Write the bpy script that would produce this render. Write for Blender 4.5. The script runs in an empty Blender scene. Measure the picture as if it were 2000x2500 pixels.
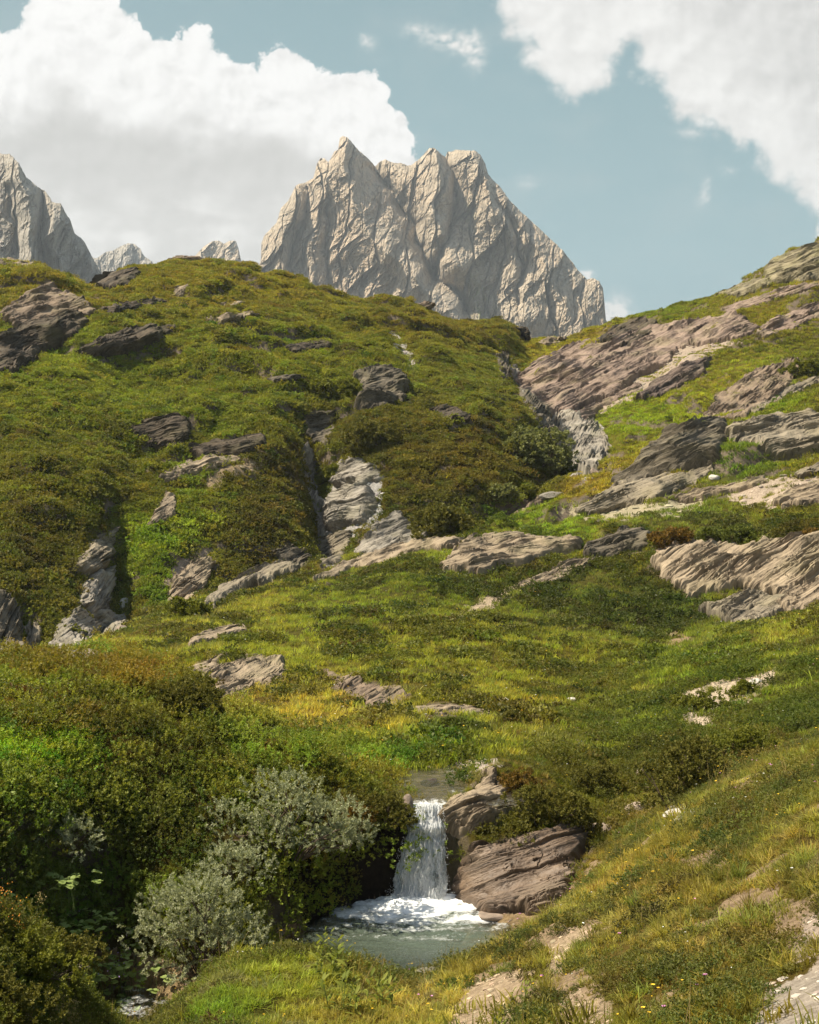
import bpy, math, time
import numpy as np
T0 = time.time()
sc = bpy.context.scene
# ------------------------------------------------------------------ camera
F = 2517.0; CX = 862.5; HY = 1179.0          # focal length, centre, horizon measured on a 1725 x 2156 photo
cam = bpy.data.cameras.new('camera'); camo = bpy.data.objects.new('camera', cam)
sc.collection.objects.link(camo); sc.camera = camo
camo.location = (0, 0, 0); camo.rotation_euler = (math.radians(90), 0, 0)
cam.sensor_fit = 'AUTO'; cam.sensor_width = 36.0; cam.lens = 36.0*F/2156.0
cam.shift_y = (HY-1078.0)/2156.0
cam.clip_start = 0.2; cam.clip_end = 15000
# ------------------------------------------------------------------ light
SUN_EL = math.radians(55); SUN_AZ = (-1.0, -0.05)
_n = math.hypot(*SUN_AZ)
SUN = (math.cos(SUN_EL)*SUN_AZ[0]/_n, math.cos(SUN_EL)*SUN_AZ[1]/_n, math.sin(SUN_EL))
w = bpy.data.worlds.new('World'); sc.world = w; w.use_nodes = True
nt = w.node_tree; bg = nt.nodes['Background']
sky = nt.nodes.new('ShaderNodeTexSky'); sky.sky_type = 'NISHITA'; sky.sun_disc = False
sky.sun_elevation = SUN_EL; sky.sun_rotation = math.atan2(SUN_AZ[0], SUN_AZ[1])
wm = nt.nodes.new('ShaderNodeMix'); wm.data_type = 'RGBA'; wm.blend_type = 'MULTIPLY'; wm.inputs[0].default_value = 1.0
wm.inputs[7].default_value = (1.0, .93, .78, 1); nt.links.new(sky.outputs[0], wm.inputs[6]); nt.links.new(wm.outputs[2], bg.inputs[0]); bg.inputs[1].default_value = 0.10
sl = bpy.data.lights.new('sun', 'SUN'); sl.energy = 5.0; sl.angle = math.radians(0.6); sl.color = (1.0, 0.90, 0.73)
so = bpy.data.objects.new('sun', sl); sc.collection.objects.link(so)
import mathutils
so.rotation_euler = mathutils.Vector(SUN).to_track_quat('Z', 'Y').to_euler()
sc.view_settings.view_transform = 'Standard'; sc.view_settings.look = 'None'
EXPO = 0.92; sc.view_settings.exposure = EXPO; sc.view_settings.gamma = 1.0
sc.cycles.max_bounces = 6; sc.cycles.diffuse_bounces = 3; sc.cycles.transparent_max_bounces = 12
sc.cycles.volume_bounces = 0

# ------------------------------------------------------------------ numpy noise
rng = np.random.default_rng(7)
_perm = np.random.default_rng(11).permutation(256).astype(np.int32); _perm = np.concatenate([_perm, _perm, _perm])
_g3 = np.random.default_rng(12).normal(size=(256, 3)).astype(np.float32)
_g3 /= np.linalg.norm(_g3, axis=1)[:, None]

def noise(x, y, z=0.0):
    x, y, z = np.broadcast_arrays(np.asarray(x, np.float32), np.asarray(y, np.float32), np.asarray(z, np.float32))
    xi = np.floor(x).astype(np.int32); yi = np.floor(y).astype(np.int32); zi = np.floor(z).astype(np.int32)
    xf = x-xi; yf = y-yi; zf = z-zi
    xi &= 255; yi &= 255; zi &= 255
    u = xf*xf*xf*(xf*(xf*6-15)+10); v = yf*yf*yf*(yf*(yf*6-15)+10); ww = zf*zf*zf*(zf*(zf*6-15)+10)
    def gr(i, j, k):
        h = _perm[_perm[_perm[(xi+i) & 255]+((yi+j) & 255)]+((zi+k) & 255)]
        g = _g3[h]
        return g[..., 0]*(xf-i)+g[..., 1]*(yf-j)+g[..., 2]*(zf-k)
    if not np.any(zf):
        a = gr(0, 0, 0); b = gr(1, 0, 0); c = gr(0, 1, 0); d = gr(1, 1, 0)
        a = a+u*(b-a); c = c+u*(d-c); return (a+v*(c-a))*1.5
    r = []
    for k in (0, 1):
        a = gr(0, 0, k); b = gr(1, 0, k); c = gr(0, 1, k); d = gr(1, 1, k)
        a = a+u*(b-a); c = c+u*(d-c); r.append(a+v*(c-a))
    return (r[0]+ww*(r[1]-r[0]))*1.5

def fbm(x, y, z=0.0, o=5, g=0.5, l=2.03):
    s = 0; a = 1.0; t = 0
    for i in range(o):
        s = s+a*noise(x*l**i+i*17.3, y*l**i+i*9.1, (z*l**i) if not np.isscalar(z) else z)
        t += a; a *= g
    return s/t

def ridge(x, y, z=0.0, o=4, g=0.5, l=2.1):
    s = 0; a = 1.0; t = 0
    for i in range(o):
        n = 1-2*np.abs(noise(x*l**i+i*7.7, y*l**i+i*3.3, (z*l**i) if not np.isscalar(z) else z))
        s = s+a*n; t += a; a *= g
    return s/t

def billow(x, y, z=0.0, o=4, g=0.5, l=2.1):
    s = 0; a = 1.0; t = 0
    for i in range(o):
        n = np.abs(noise(x*l**i+i*5.7, y*l**i+i*8.3, (z*l**i) if not np.isscalar(z) else z))
        s = s+a*n; t += a; a *= g
    return s/t

def sstep(a, b, x):
    t = np.clip((x-a)/(b-a), 0, 1); return t*t*(3-2*t)

def poly_sd(px, py, poly):
    """signed distance to a polygon, positive inside"""
    P = np.asarray(poly, np.float32); px = np.asarray(px, np.float32); py = np.asarray(py, np.float32)
    d = np.full(px.shape, 1e18, np.float32); ins = np.zeros(px.shape, bool)
    for i in range(len(P)):
        ax, ay = P[i]; bx, by = P[(i+1) % len(P)]
        ex, ey = bx-ax, by-ay; L = ex*ex+ey*ey+1e-9
        t = np.clip(((px-ax)*ex+(py-ay)*ey)/L, 0, 1)
        d = np.minimum(d, (px-ax-t*ex)**2+(py-ay-t*ey)**2)
        if ey != 0:
            c = ((ay > py) != (by > py)) & (px < ex*(py-ay)/ey+ax)
            ins ^= c
    d = np.sqrt(d)
    return np.where(ins, d, -d)

def line_d(px, py, pts):
    d = np.full(np.shape(px), 1e18, np.float32); tt = np.zeros(np.shape(px), np.float32)
    n = len(pts)-1
    for i in range(n):
        ax, ay = pts[i][:2]; bx, by = pts[i+1][:2]
        ex, ey = bx-ax, by-ay; L = ex*ex+ey*ey+1e-9
        t = np.clip(((px-ax)*ex+(py-ay)*ey)/L, 0, 1)
        q = (px-ax-t*ex)**2+(py-ay-t*ey)**2
        m = q < d; d = np.where(m, q, d); tt = np.where(m, (i+t)/n, tt)
    return np.sqrt(d), tt

def pchip(x, y, xq):
    x = np.asarray(x, float); y = np.asarray(y, float); h = np.diff(x); m = np.diff(y)/h
    d = np.zeros_like(y)
    same = (m[:-1]*m[1:]) > 0
    w1 = 2*h[1:]+h[:-1]; w2 = h[1:]+2*h[:-1]
    with np.errstate(all='ignore'):
        d[1:-1] = np.where(same, (w1+w2)/(w1/m[:-1]+w2/m[1:]), 0)
    d[0] = m[0]; d[-1] = m[-1]
    k = np.clip(np.searchsorted(x, xq)-1, 0, len(h)-1); t = np.clip((xq-x[k])/h[k], 0, 1)
    hh = h[k]
    return (y[k]*(2*t**3-3*t**2+1)+hh*d[k]*(t**3-2*t**2+t)+y[k+1]*(-2*t**3+3*t**2)+hh*d[k+1]*(t**3-t**2))

# ------------------------------------------------------------------ object helpers
def link(o):
    sc.collection.objects.link(o); return o

def mesh_np(name, V, faces, mat=None, smooth=True, attrs=None, uv=None):
    me = bpy.data.meshes.new(name)
    V = np.ascontiguousarray(V, np.float32); faces = np.ascontiguousarray(faces, np.int32)
    k = faces.shape[1]
    me.vertices.add(len(V)); me.vertices.foreach_set('co', V.ravel())
    me.loops.add(faces.size); me.loops.foreach_set('vertex_index', faces.ravel())
    me.polygons.add(len(faces)); me.polygons.foreach_set('loop_start', np.arange(len(faces), dtype=np.int32)*k)
    me.polygons.foreach_set('use_smooth', np.full(len(faces), smooth, bool))
    if attrs:
        for an, av in attrs.items():
            av = np.asarray(av, np.float32)
            if av.ndim == 1:
                a = me.attributes.new(an, 'FLOAT', 'POINT'); a.data.foreach_set('value', av)
            elif av.shape[1] == 3:
                a = me.attributes.new(an, 'FLOAT_VECTOR', 'POINT'); a.data.foreach_set('vector', av.ravel())
    if mat: me.materials.append(mat)
    me.update(calc_edges=True)
    return me

def obj(name, me, parent=None):
    o = bpy.data.objects.new(name, me); link(o)
    if parent is not None: o.parent = parent
    return o

def tag(o, label=None, cat=None, group=None, kind=None):
    if label: o['label'] = label
    if cat: o['category'] = cat
    if group: o['group'] = group
    if kind: o['kind'] = kind
    return o

def empty(name, loc):
    o = bpy.data.objects.new(name, None); o.empty_display_size = 0.2; o.location = loc; return link(o)

def grid_faces(nr, nc, keep=None):
    i = np.arange(nr-1)[:, None]*nc+np.arange(nc-1)[None, :]
    f = np.stack([i, i+1, i+nc+1, i+nc], -1).reshape(-1, 4)
    if keep is not None: f = f[keep.reshape(-1)]
    return f

def compact(V, f, *arrs):
    used = np.zeros(len(V), bool); used[f.ravel()] = True
    idx = np.cumsum(used)-1
    return (V[used], idx[f]) + tuple(a[used] for a in arrs)

# ------------------------------------------------------------------ material helpers
class M:
    def __init__(s, name):
        s.m = bpy.data.materials.new(name); s.m.use_nodes = True; s.t = s.m.node_tree; s.t.nodes.clear()
        s.out = s.n('ShaderNodeOutputMaterial')
    def n(s, t, **kw):
        q = s.t.nodes.new(t)
        for k, v in kw.items():
            if k.startswith('i_'):
                key = k[2:]; key = int(key) if key.isdigit() else key.replace('_', ' ')
                q.inputs[key].default_value = v
            else: setattr(q, k, v)
        return q
    def l(s, a, b): s.t.links.new(a, b)
    def attr(s, name, typ='GEOMETRY'):
        return s.n('ShaderNodeAttribute', attribute_name=name, attribute_type=typ)
    def mix(s, fac, a, b, mode='MIX'):
        q = s.n('ShaderNodeMix', data_type='RGBA', blend_type=mode)
        for v, i in ((fac, 0), (a, 6), (b, 7)):
            if hasattr(v, 'links'): s.l(v, q.inputs[i])
            else: q.inputs[i].default_value = v if i == 0 else (tuple(v)+(1,))[:4]
        return q.outputs[2]
    def math(s, op, a, b=0.0, c=0.0, clamp=False):
        q = s.n('ShaderNodeMath', operation=op, use_clamp=clamp)
        for v, i in ((a, 0), (b, 1), (c, 2)):
            if hasattr(v, 'links'): s.l(v, q.inputs[i])
            else: q.inputs[i].default_value = v
        return q.outputs[0]
    def noise(s, scale, detail=4, rough=0.55, vec=None, dist=0.0):
        q = s.n('ShaderNodeTexNoise', i_Scale=scale, i_Detail=detail, i_Roughness=rough, i_Distortion=dist)
        if vec is not None: s.l(vec, q.inputs['Vector'])
        return q.outputs['Fac']
    def mapping(s, vec, scale=(1, 1, 1), rot=(0, 0, 0)):
        q = s.n('ShaderNodeMapping'); q.inputs['Scale'].default_value = scale; q.inputs['Rotation'].default_value = rot
        s.l(vec, q.inputs['Vector']); return q.outputs[0]
    def ramp(s, fac, stops):
        q = s.n('ShaderNodeValToRGB'); s.l(fac, q.inputs[0]); e = q.color_ramp.elements
        while len(e) < len(stops): e.new(0.5)
        for k, (p, c) in enumerate(stops):
            e[k].position = p; e[k].color = (tuple(c)+(1,))[:4] if not np.isscalar(c) else (c, c, c, 1)
        return q.outputs[0]
    def bump(s, h, strength=0.5, dist=0.1, nrm=None):
        q = s.n('ShaderNodeBump', i_Strength=strength, i_Distance=dist); s.l(h, q.inputs['Height'])
        if nrm is not None: s.l(nrm, q.inputs['Normal'])
        return q.outputs[0]
    def pos(s): return s.n('ShaderNodeNewGeometry').outputs['Position']
    def bsdf(s, col, rough=0.9, spec=0.2, nrm=None):
        q = s.n('ShaderNodeBsdfPrincipled'); q.inputs['Specular IOR Level'].default_value = spec
        for v, k in ((col, 'Base Color'), (rough, 'Roughness')):
            if hasattr(v, 'links'): s.l(v, q.inputs[k])
            else: q.inputs[k].default_value = v if k == 'Roughness' else (tuple(v)+(1,))[:4]
        if nrm is not None: s.l(nrm, q.inputs['Normal'])
        return q
    def done(s, sh):
        s.l(sh.outputs[0] if hasattr(sh, 'outputs') else sh, s.out.inputs['Surface']); return s.m

# ================================================================== TERRAIN PROFILE
# Layer lines across the valley, near to far: px -> (py, distance); 'z' entries give height instead of py.
def z_(px, D, z): return (px, HY-z*F/D, D)
LINES = [
 [z_(-400, 1.5, -2.2), z_(862, 1.5, -1.9), z_(2150, 1.5, -1.7)],
 [z_(-400, 4, -2.9), z_(862, 4, -2.5), z_(2150, 4, -1.8)],
 [(-400,2300,9),(0,2250,11),(200,2300,13),(400,2200,14),(600,2170,14.5),(850,2170,14),(1100,2165,12.5),(1250,2160,11.5),(1400,2156,10.5),(1550,2156,9.5),(1725,2156,8.5),(2150,2100,7)],
 [(-400,1850,12),(0,1920,13.5),(100,2000,14.5),(200,2130,15.5),(300,2165,16),(400,2080,17),(500,2010,17.5),(600,2005,17.5),(700,2020,17.5),(850,2068,18),(950,2040,18),(1050,1990,18.5),(1150,1940,19),(1250,1870,19.5),(1400,1800,18),(1550,1720,18),(1725,1650,17),(2150,1450,15)],
 [z_(-400,16,-7.6),z_(0,17,-7.8),z_(200,18.5,-7.8),z_(400,19,-7.7),z_(600,19.3,-7.6),z_(850,19.8,-7.6),z_(950,20,-7.5),z_(1050,20.5,-7.35),z_(1120,21.5,-7.05),z_(1200,22.3,-6.7),z_(1250,22.5,-6.2),z_(1400,22.5,-4.9),z_(1550,22,-4.0),z_(1725,22,-3.4),z_(2150,21,-2.0)],
 [z_(-400,18,-7.6),z_(0,18.6,-7.7),z_(200,21.0,-7.8),z_(300,20.6,-7.6),z_(400,19.9,-7.5),z_(500,20.2,-7.4),z_(600,22.3,-7.4),z_(750,24.5,-7.5),z_(850,24.9,-7.6),z_(950,24.9,-7.5),z_(1000,24.2,-7.2),z_(1100,23.6,-6.9),z_(1200,24,-6.4),(1400,1700,26),z_(1550,27,-4.9),z_(1725,28,-4.5),z_(2150,27,-2.5)],
 [(-400,1650,19),(0,1660,21),(200,1700,22.5),(400,1730,23.3),(600,1740,24.2),(750,1745,25.0),(850,1720,25.4),(880,1705,25.7),(950,1700,25.8),(1000,1740,25.4),(1100,1745,25.5),(1200,1740,26),(1250,1735,27),(1400,1665,29),(1550,1590,30),(1725,1528,31),(2150,1320,30)],
 [(-400,1400,28),(0,1440,28),(200,1450,28),(400,1500,28),(500,1560,27.5),(640,1605,27.3),(750,1655,26.9),(830,1680,26.6),(860,1676,26.9),(950,1662,27.2),(1050,1625,28),(1100,1640,28.5),(1250,1650,31),(1400,1600,33),(1550,1560,34),(1725,1500,35),(2150,1300,35)],
 [(-400,1390,34),(0,1395,34),(250,1405,34),(350,1440,33),(450,1500,32),(640,1595,29.5),(750,1645,28.5),(850,1645,28.5),(950,1635,29),(1050,1600,30),(1250,1600,34.5),(1400,1540,37),(1550,1500,39),(1725,1440,40),(2150,1250,42)],
 [z_(-400,44,-5.2),z_(0,44,-5.4),z_(250,42,-5.3),z_(450,38,-5.4),z_(640,34,-5.3),(750,1588,32),(850,1588,31.5),(950,1580,32),(1050,1560,34),(1250,1530,40),(1400,1480,43),(1550,1430,46),(1725,1360,47),(2150,1180,48)],
 [(-400,1400,55),(0,1405,52),(250,1380,55),(450,1420,48),(640,1420,48),(850,1450,45),(950,1450,45),(1100,1450,47),(1250,1420,52),(1400,1385,54),(1550,1340,54),(1725,1290,52),(2150,1100,54)],
 [z_(-400,60,-5.2),(0,1400,58),(250,1340,64),(450,1300,65),(640,1290,67),(850,1300,65),(1100,1300,65),(1250,1310,64),(1400,1330,63),(1550,1310,63),(1725,1300,60),(2150,1090,62)],
 [z_(-400,63,-5.2),(0,1399,60.5),(100,1395,62.5),(250,1335,68),(450,1290,72),(650,1230,78),(850,1190,80),(950,1160,84),(1100,1130,85),(1250,1120,83),(1400,1110,80),(1550,1100,78),(1725,1080,75),(2150,900,75)],
 [z_(-400,66,-5.6),(0,1398,63),(100,1388,66),(250,1330,72),(450,1275,80),(650,1208,88),(850,1170,92),(950,1150,95),(1100,1085,102),(1250,1010,112),(1300,985,112),(1400,925,112),(1520,885,115),(1725,850,118),(2150,700,120)],
 [z_(-400,75,-7),z_(0,72,-6),z_(250,80,-5.2),z_(450,87,-4.2),z_(650,94,-2.5),z_(850,98,-0.6),z_(950,101,0.2),z_(1100,108,2.8),z_(1250,119,6.6),z_(1300,120,7.6),z_(1400,122,10),z_(1520,125,12.5),z_(1725,126,16),z_(2150,126,23)],
 [(-400,1250,80),(0,1250,78),(250,1180,88),(450,1100,97),(650,1080,103),(850,1000,108),(950,1020,108),(1100,1000,115),(1200,985,124),(1250,965,128),(1300,930,130),(1400,890,135),(1520,850,136),(1725,800,138),(2150,650,138)],
 [(-400,900,100),(0,950,100),(250,950,106),(450,900,115),(650,850,122),(850,850,125),(950,850,128),(1100,880,130),(1180,900,136),(1250,900,142),(1300,860,145),(1400,800,150),(1520,760,150),(1725,700,150),(2150,580,150)],
 [(-400,650,130),(0,700,128),(250,680,136),(450,680,142),(650,690,150),(850,720,155),(950,730,160),(1050,760,165),(1100,800,165),(1180,800,168),(1250,760,170),(1400,710,172),(1520,670,170),(1725,600,160),(2150,480,160)],
 [(-400,535,160),(0,551,158),(100,570,159),(200,590,160),(280,563,165),(380,545,170),(500,560,173),(650,592,178),(750,625,180),(870,637,185),(960,668,190),(1080,688,196),(1110,716,200),(1180,714,198),(1280,699,195),(1340,680,193),(1480,640,188),(1600,585,185),(1725,540,180),(2150,420,180)],
 [z_(-400,260,25),z_(0,260,28),z_(400,260,34),z_(860,260,33),z_(1110,260,26),z_(1400,260,32),z_(1725,260,36),z_(2150,260,40)],
 [z_(-400,600,20),z_(1110,600,25),z_(2150,600,30)],
 [z_(-400,3400,60),z_(2150,3400,60)],
]
# ---- terrain bumps and carves are applied in world metres
LINES[18] = [(p[0], p[1]+(16 if p[0] < 1050 else 4)+(12 if p[0] == 200 else 0), p[2]) for p in LINES[18]]
PXC = np.concatenate([np.linspace(-2600, -360, 26), np.linspace(-340, 2065, 860), np.linspace(2090, 4300, 26)])
uD = [(1.5, 12, 40), (12, 30, 420), (30, 60, 190), (60, 130, 330), (130, 215, 230), (215, 700, 30), (700, 3400, 14)]
DR = np.concatenate([np.exp(np.linspace(math.log(a), math.log(b), n, endpoint=False)) for a, b, n in uD]+[[3400.0]])
NC, NR = len(PXC), len(DR)
clampx = np.clip(PXC, -400, 2150)
LD = np.zeros((len(LINES), NC)); LT = np.zeros((len(LINES), NC))
for i, L in enumerate(LINES):
    x = [p[0] for p in L]
    LD[i] = np.log(pchip(x, [p[2] for p in L], clampx))
    LT[i] = pchip(x, [(HY-p[1])/F for p in L], clampx)
Tm = np.zeros((NR, NC)); lnD = np.log(DR)
for j in range(NC):
    Tm[:, j] = pchip(LD[:, j], LT[:, j], lnD)
EDGE = LD  # log distances of the layer lines per column
XX = (PXC[None, :]-CX)/F*DR[:, None]; YY = np.broadcast_to(DR[:, None], XX.shape).copy()
ZZ = Tm*DR[:, None]

def prof(Z):
    t = Z/DR[:, None]; t = t.copy(); t[DR < 7] = -9
    return np.maximum.accumulate(t, axis=0)
CUM = prof(ZZ)
def hit(px, py, cum=None):
    """distance at which the view line through (px, py) meets the terrain"""
    cum = CUM if cum is None else cum
    px = np.atleast_1d(px).astype(float); py = np.atleast_1d(py).astype(float)
    j = np.clip(np.round(np.interp(px, PXC, np.arange(NC))).astype(int), 0, NC-1)
    t = (HY-py)/F; D = np.zeros(len(px))
    for k in range(len(px)):
        c = cum[:, j[k]]; i = np.searchsorted(c, t[k])
        if i >= NR: D[k] = 190.0; continue
        if i > 0 and c[i] > c[i-1]:
            D[k] = DR[i-1]+(DR[i]-DR[i-1])*(t[k]-c[i-1])/(c[i]-c[i-1])
        else: D[k] = DR[i]
    return D
def wpt(px, py, D): return np.stack([(px-CX)/F*D, D, (HY-py)/F*D], -1)

# gullies and cliffs carved into the slopes: polyline (px,py), half width m, depth m
CARVE = [
 ([(690,850),(665,900),(690,980),(700,1080),(700,1180)], 2.6, 3.6),
 ([(660,890),(650,960),(665,1060),(680,1130)], 1.2, 2.0),
 ([(250,1075),(252,1150),(250,1250),(215,1300)], 1.5, 3.2),
 ([(820,700),(850,745),(880,790)], 1.2, 1.2),
 ([(1060,740),(1090,790),(1130,840),(1170,880),(1200,960)], 2.2, 3.0),
 ([(840,830),(900,850),(990,890)], 1.6, 1.6),
 ([(40,1230),(60,1300),(70,1380)], 1.6, 2.4),
]
for pts, wd, dep in CARVE:
    a = np.array(pts, float); D = hit(a[:, 0], a[:, 1]); wp = wpt(a[:, 0], a[:, 1], D)
    r = (DR > wp[:, 1].min()-25) & (DR < wp[:, 1].max()+25)
    d, tt = line_d(XX[r], YY[r], wp[:, :2])
    ZZ[r] -= dep*np.exp(-(d/wd)**2)*(1-0.7*np.abs(2*tt-1)**4)
# overhang steps: lower ground just below a lip (px,py), radius m, height m (negative digs)
BUMPS = [
 (330,905,4.5,1.5),(330,965,3.5,-2.0),(480,915,5,1.0),(480,965,4,-1.8),(260,590,4,1.0),(260,640,5,-1.0),
 (110,640,7,1.2),(120,720,6,-1.6),(280,695,6,1.5),(280,775,6,-1.5),(800,770,4,1.6),(780,870,4,-2.2),
 (770,890,4.5,1.8),(950,940,6,1.5),(560,950,4.5,1.6),(560,1100,5,1.2),(150,1040,6,1.4),(330,1140,5,-0.8),
 (150,1200,4,-1.2),(1100,930,4,0.8),(900,560,6,0),(1360,675,6,1.4),(1350,745,5,-1.2),
 (1570,690,5,1.0),(1700,870,5,1.4),(1440,905,4,1.5),(1300,1150,3.2,0.7),(1470,1165,5,0.8),(1600,1200,5,0.7),
 (1690,575,6,2.6),(500,1395,2.4,0.4),(840,1450,1.8,0.3),(455,1480,0,0),(660,1620,0.9,0.2),
 (1100,1640,0.9,0.15),(350,1600,1.6,0.3),(150,1530,2.0,0.25),(560,1640,1.4,0.2),(120,1440,2.5,0.3),
 (1450,1440,3,0.4),(1620,1420,3,0.4),(1250,1380,4,0.4),(900,1340,5,0.5),(700,1330,4,0.4),
]
for px, py, r0, h in BUMPS:
    if h == 0: continue
    D = hit(px, py)[0]; c = wpt(px, py, D)
    r = (DR > D-3*r0) & (DR < D+3*r0)
    ZZ[r] += h*np.exp(-((XX[r]-c[0])**2+(YY[r]-c[1])**2)/r0**2)
# natural unevenness, its wavelength limited by distance
amp_far = sstep(35, 90, YY)
n = 0
for lam, am, d0, d1 in ((16, 1.25, 60, 100), (7, .75, 50, 85), (3.2, .24, 22, 50), (1.5, .13, 14, 30), (0.7, .07, 8, 18)):
    wgt = sstep(d0, d1, YY) if lam > 2 else np.ones_like(YY)
    far = 1-sstep(250*lam, 500*lam, YY)
    n = n+am*wgt*far*(fbm(XX/lam+lam, YY/lam, 0.3, 2)+0.25*ridge(XX/lam, YY/lam, 7.7, 2))
crest_soft = 1-0.55*np.exp(-((lnD[:, None]-LD[18][None, :])/0.05)**2)
chan = np.zeros_like(ZZ)
k5 = (lnD[:, None] > LD[4][None, :]-0.02) & (lnD[:, None] < LD[5][None, :]-0.004)
n = n*np.where(k5, 0.35, 1.0)
ZZ += n*crest_soft
for per_, A_, o_ in ((1.0, .42, 3.0), (.45, .16, 8.0)):
    s_ = ZZ/per_+.9*fbm(XX/2.6+o_, YY/2.6, 4.2, 3)+.10*XX; f_ = s_-np.floor(s_)
    ZZ += (sstep(25.6, 26.6, YY)*(1-sstep(33, 36, YY))*(XX < -.6))*A_*sstep(-.02, .2, fbm(XX/1.9+o_, YY/1.9, 7.7, 3)+.08)*(sstep(0, .2, f_)-f_)
lm = sstep(58, 95, YY)*(1-sstep(230, 300, YY))
for per_, A_, o_ in ((6.0, 1.9, 0.0), (2.6, .8, 5.0)):
    s_ = ZZ/per_+1.3*fbm(XX/(per_*2.6)+o_, YY/(per_*2.6), 2.2, 3)+.05*XX/per_; f_ = s_-np.floor(s_)
    ms_ = sstep(.0, .28, fbm(XX/(per_*2.2)+40+o_, YY/(per_*2.2), 7.2, 3)+.04)
    ZZ += lm*A_*ms_*(sstep(.0, .16, f_)-f_)*1.0
# the stream bed at the lip of the fall stays low
lipx = np.exp(-((XX-0.42)/0.55)**2)*sstep(25.2, 25.6, YY)*(1-sstep(28.6, 29.2, YY))
ZZ = ZZ*(1-lipx)+(-5.34-0.0*YY)*lipx
lip2 = np.exp(-((XX-0.55)/0.85)**4)*sstep(26.6, 27.2, YY)*(1-sstep(29.3, 30.2, YY))
ZZ = ZZ*(1-lip2)+np.minimum(ZZ, -5.32)*lip2
CUM = prof(ZZ)
print('terrain', time.time()-T0)
SX = lambda X, Y: CX+F*X/Y
SY = lambda Z, Y: HY-F*Z/Y

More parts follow.
